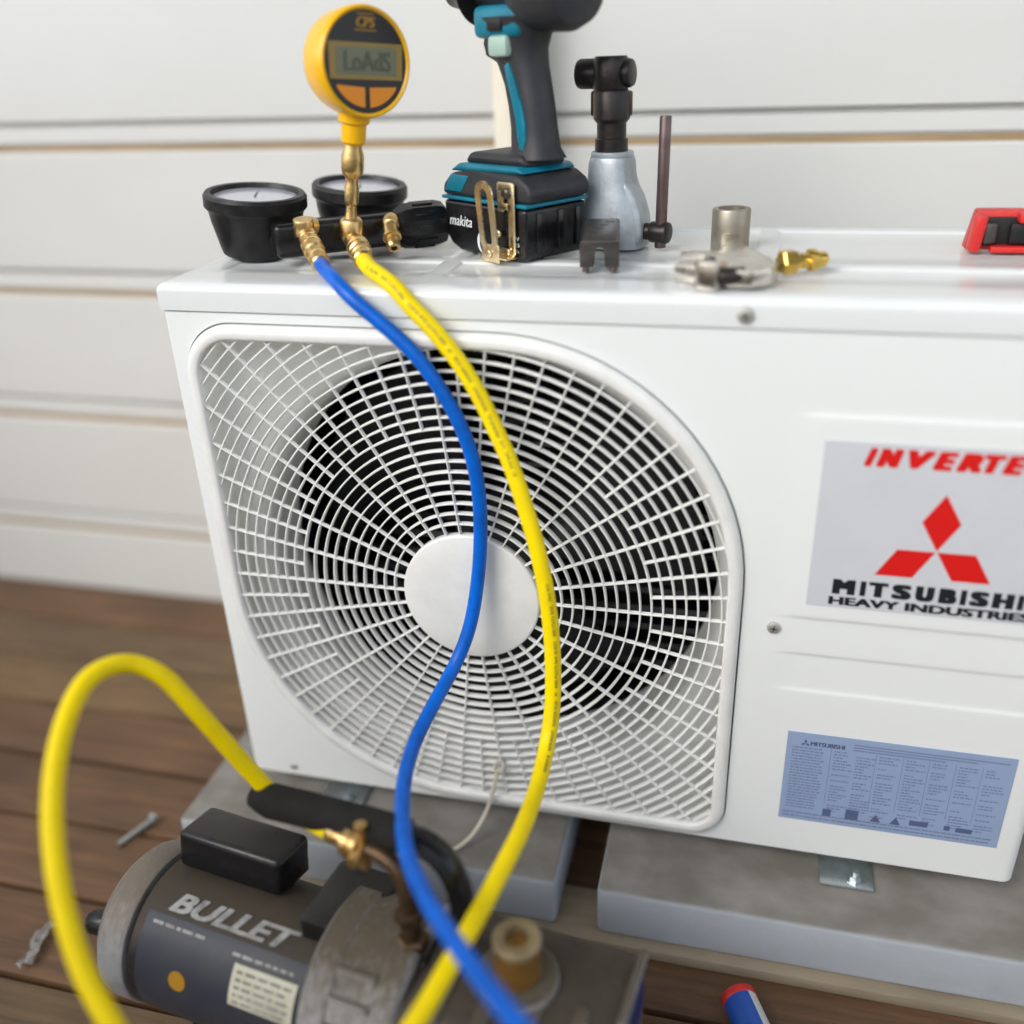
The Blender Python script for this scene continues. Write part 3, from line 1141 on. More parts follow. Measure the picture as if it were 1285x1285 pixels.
def ferrule(p0, d, parent, r=0.0068, L=0.026, hexr=0.0095):
    """brass crimp and coupling nut at the end of a hose; d points away from the hose"""
    p0, d = Vector(p0), Vector(d).normalized()
    b = BM()
    add_lathe(b, [(r * 1.02, -0.004), (r * 1.22, -0.002), (r * 1.22, 0.004), (r * 1.08, 0.005), (r * 1.08, 0.008), (r * 1.25, 0.009), (r * 1.25, L * .45), (r * 1.0, L * .48)], p0, d, 28)
    f = new_obj('hose_end', b, 'brass', parent)
    c = BM()
    add_lathe(c, [(hexr * .86, 0), (hexr, 0.0015), (hexr, L * .26), (hexr * .9, L * .28), (hexr * .9, L * .34), (hexr, L * .36), (hexr, L * .5), (hexr * .86, L * .54)], p0 + d * L * .48, d, 20)
    new_obj('coupling_nut', c, 'brass', f, ang=20)


BLUE = [(0.1360, 0.041, 0.5540), (0.151, 0.0195, 0.5518), (0.1665, 0.001, 0.5492), (0.1850, -0.0115, 0.5375), (0.2106, -0.0150, 0.5181), (0.2366, -0.0165, 0.4947),
        (0.2552, -0.0165, 0.4683), (0.2704, -0.016, 0.4387), (0.2805, -0.016, 0.4083), (0.2852, -0.016, 0.3739), (0.2854, -0.018, 0.3321), (0.2817, -0.0215, 0.2893),
        (0.2748, -0.032, 0.2445), (0.2642, -0.046, 0.2131), (0.2544, -0.0836, 0.195), (0.2492, -0.1257, 0.1836), (0.2585, -0.1787, 0.1881), (0.2756, -0.2279, 0.196),
        (0.2941, -0.266, 0.2024), (0.3182, -0.3013, 0.2111), (0.3469, -0.3353, 0.2202), (0.3775, -0.3682, 0.2301), (0.4088, -0.4004, 0.2413), (0.4406, -0.4269, 0.2408),
        (0.4802, -0.4462, 0.2276), (0.53, -0.47, 0.19), (0.60, -0.50, 0.10), (0.66, -0.55, 0.0), (0.72, -0.62, -0.07), (0.80, -0.72, -0.093), (0.95, -0.85, -0.0935)]
blue_o, blueP = hose('charging_hose', BLUE, 0.0063, 'blue', 'blue rubber charging hose running from the left brass port down over the fan grille')
ferrule(BLUE[0], (-0.55, 0.72, 0.34), blue_o, r=0.0068, L=0.034)

YEL = [(0.1725, 0.050, 0.5552), (0.187, 0.029, 0.5522), (0.2055, 0.007, 0.5508), (0.2225, -0.0065, 0.5445), (0.2365, -0.0130, 0.5320), (0.2527, -0.0175, 0.5183), (0.2725, -0.021, 0.4958), (0.2911, -0.025, 0.4682),
       (0.3058, -0.030, 0.44), (0.3196, -0.036, 0.4117), (0.3314, -0.042, 0.3793), (0.342, -0.048, 0.3461), (0.3507, -0.054, 0.3082), (0.3564, -0.060, 0.2687),
       (0.359, -0.067, 0.2325), (0.3595, -0.076, 0.1966), (0.3577, -0.092, 0.170), (0.3582, -0.1318, 0.1602), (0.3598, -0.1944, 0.1725), (0.3538, -0.2447, 0.1735), (0.3445, -0.2872, 0.1667), (0.3358, -0.3236, 0.1613), (0.3261, -0.356, 0.1541),
       (0.3095, -0.3872, 0.1426), (0.2738, -0.4206, 0.1266), (0.2168, -0.4348, 0.1287), (0.1737, -0.4268, 0.1564), (0.1494, -0.415, 0.1817), (0.1258, -0.4012, 0.2053), (0.1046, -0.3814, 0.2345),
       (0.0875, -0.3582, 0.2628), (0.0751, -0.3314, 0.2908), (0.0663, -0.2986, 0.3134), (0.0653, -0.2661, 0.3265), (0.0757, -0.2416, 0.3231), (0.094, -0.2292, 0.3075), (0.1113, -0.2243, 0.2767), (0.1268, -0.2168, 0.2384),
       (0.1423, -0.2092, 0.2005), (0.156, -0.2062, 0.1768), (0.184, -0.2160, 0.1705), (0.2180, -0.2330, 0.1765)]
yel_o, yelP = hose('charging_hose', YEL, 0.0071, 'yellow', 'yellow rubber charging hose with black print looping from the manifold to the vacuum pump')
ferrule(YEL[0], (-0.48, 0.85, 0.18), yel_o, r=0.0074, hexr=0.0104, L=0.032)
ferrule(YEL[-1], (0.93, -0.30, 0.02), yel_o, r=0.0062, L=0.030, hexr=0.0125)

# print on the yellow hose: runs along the side that faces away from the grille
def hose_print(P, r, words, s_start, camdir=Vector((0.1, -0.88, 0.46)), h=0.0030, adv=0.00205):
    S = [0.0]
    for a, c in zip(P[:-1], P[1:]):
        S.append(S[-1] + (c - a).length)

    def at(s):
        lo = 0
        for i in range(len(S) - 1):
            if S[i] <= s <= S[i + 1]:
                lo = i
                break
        t = (s - S[lo]) / max(S[lo + 1] - S[lo], 1e-9)
        p = P[lo].lerp(P[lo + 1], t)
        tg = (P[lo + 1] - P[lo]).normalized()
        return p, tg
    b = BM()
    s = s_start
    for wd, off in words:
        w = len(wd) * adv
        s1 = s + w        # reading runs back towards the start of the hose

        def fn(x, y, s1=s1):
            p, tg = at(s1 - x)
            n = (camdir - tg * camdir.dot(tg)).normalized()
            sd = tg.cross(n)          # across the hose
            ang = (y - h / 2) / r + off
            q = n * math.cos(ang) + sd * math.sin(ang)
            return p + q * (r + 0.00012)
        add_text(b, wd, (0, 0, w * .97, h), fn, thick=0.00030)
        s = s1 + adv * 1.6
    return b


words = [('JC', .1), ('MAX W.P.', .1), ('800 PSI/55 BAR', .05), ('4000 PSI/275 BAR BURST', 0.0), ('JW', 0.0), ('BARRIER HOSE', 0.0), ('REFRIGERANT', -.02), ('PREMIUM AL', -.05),
         ('1/4', -.1), ('PTP SHC', -.12), ('JC', -.15)]
words2 = [('MAX W.P.', -.42), ('800 PSI/55 BAR', -.45), ('4000 PSI/275 BAR BURST', -.48), ('JW', -.5), ('BARRIER HOSE', -.5), ('REFRIGERANT', -.5), ('PREMIUM AL', -.5)]
b = hose_print(yelP, 0.0071, words, 0.035)
for f in b.faces:
    pass
new_obj('lettering', b, 'hose_ink', yel_o, smooth=False)
b = hose_print(yelP, 0.0071, words2, 0.352)
new_obj('lettering', b, 'hose_ink', yel_o, smooth=False)

# ------- manifold with two gauges
man = thing('gauge_manifold', 'black two gauge service manifold with brass ports lying on the left of the white top', 'manifold', (0.145, 0.125, TOP))
ml = Vector((0.145, 0.125, TOP))


def L_(p):
    return Vector(p) - ml


ax = Vector((0.79, 0.61, 0)).normalized()
pa, pb = Vector((0.078, 0.073, 0.5655)), Vector((0.168, 0.1425, 0.5655))
b = BM()
add_box(b, L_((pa + pb) / 2), ((pb - pa).length, 0.026, 0.030), Matrix.Rotation(math.atan2(ax.y, ax.x), 3, 'Z'), bev=0.005, seg=3)
new_obj('manifold_body', b, 'gloss_black', man)
# knob on the right end
b = BM()
k0 = pb - ax * 0.004
add_lathe(b, [(0.010, 0), (0.016, 0.004), (0.0205, 0.013), (0.0215, 0.022), (0.0215, 0.044), (0.0195, 0.052), (0.0135, 0.056), (0, 0.0565)], L_(k0), ax, 10, ang0=0.3)
kn = new_obj('knob', b, 'gloss_black', man, ang=20)
c = BM()
for i in range(10):
    a = 0.3 + 2 * math.pi * (i + .5) / 10
    fr = frame_from(ax)
    off = fr @ Vector((math.cos(a), math.sin(a), 0))
    add_box(c, L_(k0 + ax * 0.031 + off * 0.0206), (0.004, 0.0022, 0.020), (Matrix((off.cross(ax), off, ax)).transposed()), bev=0.0008)
new_obj('grip_rib', c, 'gloss_black', kn)
# ports
def brass_port(p, tip, name='port'):
    b = BM()
    p, tip = Vector(p), Vector(tip)
    d = (tip - p).normalized()
    back = Vector((p.x - 0.006 * -ax.y, p.y + 0.012, p.z))
    add_lathe(b, [(0.0085, 0), (0.0092, 0.002), (0.0092, 0.013), (0.0085, 0.0145)], L_(p + Vector((0.006, -.004, 0.008)) * 0 + Vector((0, 0, -0.006))), (0.05, -0.15, 1), 28)
    P = catmull([back, p + Vector((0, 0.002, 0.001)), p * .55 + tip * .45, tip], 5)
    add_tube(b, [L_(q) for q in P], 0.0078, 22)
    L = (tip - p).length
    add_lathe(b, [(0.0078, 0), (0.0086, 0.001), (0.0086, 0.003), (0.0078, 0.004)], L_(p * .45 + tip * .55), d, 22)
    return new_obj(name, b, 'brass', man)


brass_port((0.1085, 0.075, 0.5765), (0.1175, 0.066, 0.566))
b = BM()
tx, ty = 0.1465, 0.092
add_lathe(b, [(0.0070, -0.004), (0.0098, 0.0), (0.0104, 0.003), (0.0104, 0.0155), (0.0090, 0.018), (0.0068, 0.0195)], L_((tx, ty, 0.5640)), (0.03, -0.02, 1), 30)
P = catmull([(tx - .008, ty + .016, 0.566), (tx, ty, 0.566), (0.153, 0.081, 0.561), (0.1575, 0.073, 0.559)], 5)
add_tube(b, [L_(q) for q in P], 0.0084, 22)
new_obj('tee_port', b, 'brass', man)
b = BM()
P = catmull([(0.166, 0.140, 0.5725), (0.1745, 0.118, 0.5745), (0.1765, 0.111, 0.570), (0.1815, 0.101, 0.561)], 6)
add_tube(b, [L_(q) for q in P], [0.0075] * 5 + [0.0078] * 5 + [0.0068] * 9, 22)
d = (P[-1] - P[-4]).normalized()
add_lathe(b, [(0.0068, -.007), (0.0086, -.0065), (0.0086, -.0035), (0.0068, -.003)], L_(P[-1]), d, 22)
add_lathe(b, [(0.0062, 0), (0.0066, 0.002), (0.0066, 0.0055), (0.0058, 0.008), (0.0030, 0.0082)], L_(P[-1]), d, 22, cap=False)
pr = new_obj('open_port', b, 'brass', man)
c = BM()
add_lathe(c, [(0.0031, 0), (0.0, 0.0001)], L_(P[-1] + d * 0.0062), d, 18, cap=False)
new_obj('bore', c, 'dark', pr)


def gauge(cx, cy, rt, rb, h, tilt, z0=TOP + 0.001):
    axs = Vector((0.10, -math.sin(R_(tilt)), math.cos(R_(tilt)))).normalized()
    b = BM()
    base = L_((cx, cy, z0))
    add_lathe(b, [(rb * .8, 0), (rb * .95, 0.0025), (rb, 0.008), (rb + (rt - rb) * .55, h * .55), (rt - 0.0035, h * .72), (rt - .0015, h * .76), (rt, h * .79), (rt, h * .95),
                  (rt - .002, h), (rt - .007, h), (rt - .0085, h - .004)], base, axs, 56, cap=False)
    gb = new_obj('gauge', b, 'black', man)
    c = BM()
    add_lathe(c, [(rt - .0084, 0), (0, 0.0006)], base + axs * (h - .0042), axs, 48, cap=False)
    di = new_obj('dial', c, 'dial', gb)
    # rest of the dial: scale marks and a needle sit flush with the glass, kept as one print
    fr = frame_from(axs)
    c = BM()
    o = base + axs * (h - .0030)
    for i in range(25):
        a = R_(-220 + 260 * i / 24)
        r1, r2 = rt * .72, rt * (.60 if i % 4 == 0 else .65)
        u, t = Vector((math.cos(a), math.sin(a), 0)), Vector((-math.sin(a), math.cos(a), 0)) * 0.0004
        add_poly(c, [o + fr @ (u * r1 - t), o + fr @ (u * r1 + t), o + fr @ (u * r2 + t), o + fr @ (u * r2 - t)])
    a = R_(200)
    u, t = Vector((math.cos(a), math.sin(a), 0)), Vector((-math.sin(a), math.cos(a), 0)) * 0.0010
    add_poly(c, [o + fr @ (u * rt * .66), o + fr @ (t - u * .006), o + fr @ (-t - u * .006)])
    new_obj('needle', c, 'dial_ink', gb, smooth=False)
    return gb


gauge(0.037, 0.1185, 0.0475, 0.0355, 0.058, 2)
gauge(0.110, 0.197, 0.0470, 0.0370, 0.055, 2)
b = BM()
for p, q in (((0.037, 0.1185, 0.560), (0.089, 0.081, 0.564)), ((0.110, 0.197, 0.560), (0.152, 0.135, 0.564))):
    add_cyl(b, L_(p), L_(q), 0.008, seg=18)
new_obj('gauge_stem', b, 'black', man)

# ------- digital vacuum gauge standing in the tee
vg = thing('vacuum_gauge', 'round yellow digital vacuum gauge with grey screen standing upright in the middle brass port', 'gauge', (0.1478, 0.090, 0.582))
vl = Vector((0.1478, 0.090, 0.582))
V_ = lambda p: Vector(p) - vl
stem = [Vector((0.1478, 0.090, 0.582)), Vector((0.1500, 0.0885, 0.594)), Vector((0.1545, 0.088, 0.6165)), Vector((0.1572, 0.088, 0.632)), Vector((0.1590, 0.088, 0.6465)), Vector((0.1606, 0.088, 0.660)), Vector((0.1622, 0.088, 0.670))]
sd = (stem[-1] - stem[0]).normalized()
b = BM()
add_lathe(b, [(0.0060, 0.0), (0.0052, 0.004), (0.0045, 0.012), (0.0060, 0.014), (0.0066, 0.028), (0.0056, 0.031), (0.0060, 0.036), (0.0094, 0.040), (0.0100, 0.044), (0.0098, 0.054), (0.0080, 0.060), (0.0078, 0.066)], V_(stem[0]), sd, 26)
new_obj('stem', b, 'brass', vg)
b = BM()
add_lathe(b, [(0.0085, 0.064), (0.0105, 0.066), (0.0108, 0.080), (0.0135, 0.082), (0.0140, 0.100), (0.0150, 0.112)], V_(stem[0]), sd, 30)
new_obj('neck', b, 'gauge_yel', vg)
fnorm = Vector((0.800, -0.600, 0.0)).normalized()
up = (sd - fnorm * sd.dot(fnorm)).normalized()
right = up.cross(fnorm) * 1.0
fc = Vector((0.1818, 0.0790, 0.7082))           # centre of the face
GR = 0.0428
b = BM()
add_lathe(b, [(GR * .60, -0.043), (GR * .80, -0.0415), (GR * .90, -0.037), (GR * .955, -0.028), (GR * .99, -0.012), (GR * 1.0, -0.004), (GR * .985, -0.001), (GR * .95, 0.0), (GR * .915, -0.0006), (GR * .90, -0.0022)],
          V_(fc), fnorm, 64)
new_obj('body', b, 'gauge_yel', vg, ang=50)
fm = lambda x, y, d=0.0: V_(fc + right * x + up * y + fnorm * (d - 0.0018))
b = BM()
NS = 64
add_poly(b, [fm(GR * .90 * math.cos(2 * math.pi * i / NS), GR * .90 * math.sin(2 * math.pi * i / NS), 0.0) for i in range(NS)])
vf = new_obj('face_plate', b, 'gauge_face', vg, smooth=False)


def gface(name, m, polys, parent, d):
    b = BM()
    for p in polys:
        add_poly(b, [fm(x * GR, y * GR, d) for x, y in p])
    bmesh.ops.recalc_face_normals(b, faces=b.faces)
    for f in b.faces:
        if f.normal.dot(fnorm) < 0:
            f.normal_flip()
    return new_obj(name, b, m, parent, smooth=False)


def arc_poly(r, a0, a1, n=10):
    return [(r * math.cos(R_(a0 + (a1 - a0) * i / n)), r * math.sin(R_(a0 + (a1 - a0) * i / n))) for i in range(n + 1)]


gface('screen_frame', 'gauge_trim', [[(-.80, -.30), (.80, -.30), (.82, .34), (-.82, .34)]], vf, 0.0004)
gface('screen', 'lcd', [[(-.66, -.22), (.66, -.22), (.66, .26), (-.66, .26)]], vf, 0.0007)
b = BM()
add_text(b, 'LoAdS', (-.50 * GR, -.15 * GR, 1.04 * GR, .34 * GR), lambda x, y: fm(x, y, 0.0010), thick=0.0012)
new_obj('digits', b, 'lcd_ink', vf, smooth=False)
gface('button', 'gauge_btn', [[(-.05, -.44), (-.66, -.40)] + arc_poly(.80, 213, 266, 8)], vf, 0.0006)
gface('button', 'gauge_btn', [[(.05, -.44), (.66, -.44)][::-1] + arc_poly(.80, 274, 326, 8)[::1]], vf, 0.0006) if False else \
    gface('button', 'gauge_btn', [arc_poly(.80, 274, 325, 8) + [(.66, -.42), (.05, -.44)]], vf, 0.0006)
b = BM()
add_text(b, 'CPS', (-.20 * GR, .60 * GR, .42 * GR, .18 * GR), lambda x, y: fm(x, y, 0.0006), thick=0.0012, shear=.2)
new_obj('logo', b, 'logo_or', vf, smooth=False)
gface('logo_bar', 'logo_or', [[(-.24, .54), (.24, .54), (.24, .56), (-.24, .56)], [(-.18, .82), (.18, .82), (.18, .84), (-.18, .84)]], vf, 0.0006)

# ------- cordless impact driver (local x = to the right along the tool, y = away, z up)
dr = thing('impact_driver', 'black and teal cordless impact driver standing on its black battery', 'power tool', (0.281, 0.159, TOP), math.atan2(-0.566, 0.824))
side = lambda y: basis((1, 0, 0), (0, 0, 1), (0, -1, 0), (0, y, 0))   # polygon in x,z extruded towards -y


def slab(poly, th, m, name, parent=dr, bev=0.003, seg=3, y=None):
    b = BM()
    add_prism(b, poly, th, side((th / 2) if y is None else y), bev, seg)
    return new_obj(name, b, m, parent, ang=38)


bat = slab([(-.056, .0155), (-.049, .006), (-.036, .0008), (.050, 0.0), (.056, .004), (.057, .046), (-.057, .046)], .075, 'gloss_black', 'battery', bev=.0045, seg=3)
b = BM()
for yy in (-.020, .006, .028):
    add_box(b, (.0572, yy, .025), (.0022, .010, .034), bev=.001)
new_obj('battery_rib', b, 'gloss_black', bat)
slab([(-.0585, .0468), (.0585, .0468), (.0585, .0500), (-.0585, .0500)], .077, 'teal', 'teal_band', bev=.001)
slab([(-.0600, .0503), (.0600, .0503), (.064, .058), (.060, .066), (.046, .0735), (-.020, .0735), (-.046, .070), (-.0575, .060)], .074, 'rubber', 'foot', bev=.006, seg=4)
slab([(-.052, .0710), (.050, .0738), (.042, .0790), (-.038, .0785)], .066, 'teal', 'teal_shoulder', bev=.003, seg=3)
slab([(-.0545, .0540), (-.030, .0540), (-.018, .069), (-.044, .069)], .0762, 'teal', 'teal_flash', bev=.001)
slab([(-.040, .0780), (.046, .0780), (.040, .088), (-.030, .088)], .052, 'rubber', 'foot_collar', bev=.006, seg=3)


# grip: lofted oval sections
def loft_sections(secs, m, name, parent, seg=28, pw=2.6):
    b = BM()
    rows = []
    for cx, z, a, c in secs:
        row = []
        for i in range(seg):
            t = 2 * math.pi * i / seg
            ct, s_ = math.cos(t), math.sin(t)
            row.append(b.verts.new((cx + a * math.copysign(abs(ct) ** (2 / pw), ct), c * math.copysign(abs(s_) ** (2 / pw), s_), z)))
        rows.append(row)
    for r0, r1 in zip(rows[:-1], rows[1:]):
        for i in range(seg):
            j = (i + 1) % seg
            b.faces.new((r0[i], r0[j], r1[j], r1[i]))
    b.faces.new(rows[0][::-1])
    b.faces.new(rows[-1])
    return new_obj(name, b, m, parent, ang=50)


grip = loft_sections([(.033, .084, .026, .022), (.032, .092, .0215, .019), (.0305, .108, .0205, .0175), (.0280, .125, .0205, .0172), (.0240, .143, .0205, .0175), (.0190, .157, .0225, .0180), (.0150, .170, .0255, .019), (.0150, .182, .030, .021), (.016, .195, .040, .026)],
                     'rubber', 'grip', dr)
# teal flash along the side of the grip
b = BM()
pts = [(.0150, .158), (.0200, .161), (.0270, .148), (.0340, .130), (.0385, .113), (.0390, .098), (.0360, .091), (.0310, .092), (.0290, .103), (.0280, .116), (.0240, .133), (.0175, .148)]
add_prism(b, pts, .004, side(-.0155), .0012, 2)
new_obj('teal_flash', b, 'teal', grip)
# motor housing, mostly above the picture
b = BM()
add_lathe(b, [(.008, -.046), (.0135, -.042), (.0165, -.020), (.0185, .000), (.0270, .014), (.0345, .030), (.0350, .062), (.031, .073), (.018, .077)], (0.012, 0, .2165), (1, 0, 0), 44)
hd = new_obj('motor_housing', b, 'rubber', dr, ang=50)
b = BM()
add_lathe(b, [(.012, 0), (.014, .01), (.022, .03), (.0285, .036)], (-.070, 0, .2165), (1, 0, 0), 30)
new_obj('nose', b, 'steel_dark', hd)
b = BM()
add_box(b, (.0080, 0, .1915), (.058, .046, .025), bev=.006, seg=3)
tc_ = new_obj('teal_collar', b, 'teal', dr)
b = BM()
add_box(b, (.010, -.0235, .1895), (.018, .004, .010), bev=.001)
new_obj('direction_switch', b, 'black', tc_)
b = BM()
add_box(b, (.0120, -.010, .1730), (.024, .030, .017), bev=.004)
new_obj('pale_button', b, 'mint', dr)
slab([(-.024, .186), (-.012, .189), (.006, .172), (.008, .154), (-.006, .160), (-.024, .166), (-.020, .175)], .017, 'rubber', 'trigger', bev=.003)
# belt hook of plated steel on the near side
b = BM()


def strip_loop(bm, cx, z0, z1, w, y0, y1, wid, th):
    """flat steel strip bent into a long closed loop in a plane leaning in y"""
    r = w / 2
    pts = []
    for i in range(13):
        a = math.pi * i / 12
        pts.append((cx + r * math.cos(a), z1 - r + r * math.sin(a)))
    for i in range(13):
        a = math.pi + math.pi * i / 12
        pts.append((cx + r * math.cos(a), z0 + r + r * math.sin(a)))
    out, inn_ = [], []
    n = len(pts)
    cz = (z0 + z1) / 2
    rows = []
    for i in range(n):
        x, z = pts[i]
        xp, zp = pts[i - 1]
        xn, zn = pts[(i + 1) % n]
        tx, tz = xn - xp, zn - zp
        l = math.hypot(tx, tz) or 1
        nx, nz = tz / l, -tx / l
        t = (z - z0) / (z1 - z0)
        y = y0 + (y1 - y0) * t
        rows.append([bm.verts.new((x + nx * wid / 2, y, z + nz * wid / 2)), bm.verts.new((x - nx * wid / 2, y, z - nz * wid / 2)),
                     bm.verts.new((x - nx * wid / 2, y + th, z - nz * wid / 2)), bm.verts.new((x + nx * wid / 2, y + th, z + nz * wid / 2))])
    for i in range(n):
        A, B2 = rows[i], rows[(i + 1) % n]
        for k in range(4):
            j = (k + 1) % 4
            bm.faces.new((A[k], B2[k], B2[j], A[j]))


strip_loop(b, .0250, .012, .0670, .0165, -.0530, -.0580, .0064, .0016)
add_box(b, (.0260, -.0522, .0085), (.0235, .0018, .0155), bev=.0006)          # lower plate of the front leaf
add_box(b, (.030, -.0460, .0050), (.034, .0135, .0016), bev=.0005)            # bridge under
add_box(b, (.0425, -.0405, .037), (.0085, .0018, .060), bev=.0006)            # rear leaf, right rail
add_box(b, (.0290, -.0405, .055), (.0080, .0018, .024), bev=.0006)
add_box(b, (.0355, -.0405, .0640), (.0190, .0018, .0075), bev=.0006)
add_box(b, (.0355, -.0405, .0475), (.0160, .0018, .0060), bev=.0006)
add_box(b, (.0355, -.0405, .0080), (.0190, .0018, .0080), bev=.0006)
bmesh.ops.recalc_face_normals(b, faces=b.faces)
hk = new_obj('belt_hook', b, 'hook', dr)
for x, y, z, r in ((.0255, -.0535, .0080, .0038), (.0250, -.0412, .0235, .0036), (.0375, -.0418, .0090, .0034)):
    c = BM()
    add_lathe(c, [(r, 0), (r * .9, .0012), (r * .5, .0019)], (x, y, z), (0, -1, 0), 18)
    new_obj('screw', c, 'hook', hk)
c = BM()
add_lathe(c, [(.0048, 0), (.0046, .002), (.003, .0034)], (.0375, -.0415, .0590), (0, -1, 0), 18)
new_obj('screw', c, 'gunmetal', hk)
# print on the battery
bf = lambda x, z: (x, -.0379, z)
b = BM()
add_text(b, 'makita', (-.0490, .0238, .0330, .0096), bf, thick=0.0005, shear=.25)
add_text(b, '18V', (.0395, .0190, .0090, .0036), bf, thick=0.0003)
add_text(b, '3.0', (.0395, .0135, .0090, .0036), bf, thick=0.0003)
add_text(b, 'Ah', (.0400, .0085, .0075, .0036), bf, thick=0.0003)
new_obj('lettering', b, 'white_ink', bat, smooth=False)
b = BM()


def frame_poly(bm, x0, z0, x1, z1, t):
    for q in ((x0, z0, x1, z0 + t), (x0, z1 - t, x1, z1), (x0, z0 + t, x0 + t, z1 - t), (x1 - t, z0 + t, x1, z1 - t)):
        add_poly(bm, [bf(q[0], q[1]), bf(q[2], q[1]), bf(q[2], q[3]), bf(q[0], q[3])])


frame_poly(b, .0020, .0020, .0260, .0080, .0006)
add_text(b, 'LITHIUM', (.0035, .0035, .0210, .0032), bf, thick=0.0004)
frame_poly(b, .0275, .0020, .0400, .0080, .0006)
add_text(b, 'ION', (.0292, .0033, .0090, .0034), bf, thick=0.0003)
for i in range(10):          # crescent beside the lettering
    a0, a1 = R_(110 + 15 * i), R_(110 + 15 * (i + 1))
    w0, w1 = .0035 * math.sin(math.pi * i / 10), .0035 * math.sin(math.pi * (i + 1) / 10)
    R0, cxx, czz = .0115, .0020, .0125
    add_poly(b, [bf(cxx + R0 * math.cos(a0), czz + R0 * math.sin(a0)), bf(cxx + R0 * math.cos(a1), czz + R0 * math.sin(a1)),
                 bf(cxx + (R0 - w1) * math.cos(a1), czz + (R0 - w1) * math.sin(a1)), bf(cxx + (R0 - w0 - 1e-5) * math.cos(a0), czz + (R0 - w0 - 1e-5) * math.sin(a0))])
new_obj('print', b, 'white_ink', bat, smooth=False)

# ------- flaring tool
ft = thing('flaring_tool', 'grey cast flaring tool yoke with black spindle and brown sliding bar, right of the driver', 'flaring tool', (0.3705, 0.188, TOP), R_(-14))
b = BM()
secs = [(.000, .0005, .031, .026), (.000, .016, .0305, .026), (-.0005, .034, .028, .025), (-.002, .050, .0235, .023), (-.003, .062, .0205, .021), (-.003, .074, .0195, .0205), (-.003, .079, .018, .019)]
rows = []
for cx, z, a, c in secs:
    row = []
    for i in range(32):
        t = 2 * math.pi * i / 32
        ct, s_ = math.cos(t), math.sin(t)
        row.append(b.verts.new((cx + a * math.copysign(abs(ct) ** .62, ct), c * math.copysign(abs(s_) ** .62, s_), z)))
    rows.append(row)
for r0, r1 in zip(rows[:-1], rows[1:]):
    for i in range(32):
        j = (i + 1) % 32
        b.faces.new((r0[i], r0[j], r1[j], r1[i]))
b.faces.new(rows[0][::-1])
b.faces.new(rows[-1])
new_obj('yoke', b, 'cast', ft, ang=50)
b = BM()      # swelling arm on the right
add_prism(b, [(.010, .0), (.029, .002), (.0335, .012), (.032, .028), (.027, .044), (.020, .056), (.012, .062)], .030, side(.012), .006, 3)
new_obj('arm', b, 'cast', ft, ang=45)
b = BM()      # raised collar line
add_lathe(b, [(.0185, 0), (.0195, .0015), (.0195, .004), (.0185, .0055)], (-.003, 0, .078), seg=30)
new_obj('collar', b, 'cast', ft)
b = BM()
add_lathe(b, [(.0150, .082), (.0150, .094), (.0132, .095), (.0132, .107), (.0150, .109), (.0165, .111), (.0165, .131), (.0150, .134)], (-.004, .0, 0), seg=28)
sp = new_obj('spindle', b, 'steel_dark', ft)
b = BM()
add_box(b, (-.006, 0.004, .123), (.0395, .006, .021), bev=.002)
new_obj('spindle_plate', b, 'brown_cu', sp)
b = BM()
add_cyl(b, (-.0375, .002, .1475), (-.0165, .002, .1475), .0125, bev=.003)
add_cyl(b, (.0060, .002, .1475), (.0150, .002, .1480), .0118, bev=.003)
add_cyl(b, (-.0170, .002, .1475), (.0065, .002, .1475), .0100)
add_lathe(b, [(.0150, .133), (.0165, .137), (.0165, .157), (.0140, .1615)], (-.006, .002, 0), seg=12)
new_obj('handle', b, 'steel_dark', ft)
b = BM()
add_cyl(b, (.028, -.004, .0150), (.0420, -.006, .0150), .0075, bev=.001)
add_cyl(b, (.0385, -.0055, .0150), (.0560, -.0075, .0150), .0095, bev=.0015)
cl = new_obj('clamp_screw', b, 'steel_dark', ft)
b = BM()
add_cyl(b, (.0480, -.0070, .0015), (.0492, -.0065, .114), .0052, bev=.001, seg=20)
new_obj('sliding_bar', b, 'steel_brown', cl)

# ------- split die block in front of it
db = thing('die_block', 'small black forked steel die block on two short pins in front of the grey yoke', 'die block', (0.3750, 0.0725, TOP), R_(8))
b = BM()
mt = basis((1, 0, 0), (0, 0, 1), (0, 1, 0), (0, 0, 0))
tiltm = Matrix.Rotation(R_(5.5), 4, 'X')
prof = [(-.0165, .004), (-.0046, .004), (-.0046, .018), (-.0022, .0215), (.0022, .0215), (.0046, .018), (.0046, .004), (.0165, .004), (.0165, .0245), (.0145, .0265), (-.0145, .0265), (-.0165, .0245)]
add_prism(b, prof[::-1], .068, tiltm @ mt, .0009, 2)
bmesh.ops.recalc_face_normals(b, faces=b.faces)
dbo = new_obj('block', b, 'gunmetal', db, ang=30)
b = BM()
for s_ in (-1, 1):
    add_cyl(b, (s_ * .0115, .004, -.0003), (s_ * .0115, .004, .0052), .0030, seg=16)
    add_cyl(b, (s_ * .0115, .060, -.0003), (s_ * .0115, .060, .0110), .0030, seg=16)
new_obj('pin', b, 'steel_brown', db)
b = BM()
for i in range(5):
    add_lathe(b, [(.0024 + .0006 * i, 0), (0, .00005)], tiltm @ Vector((-.009 + .0042 * i, .014 + .011 * i, .0266)), (0, -.1, 1), 16)
new_obj('stamped_ring', b, 'steel_dark', db, smooth=False)

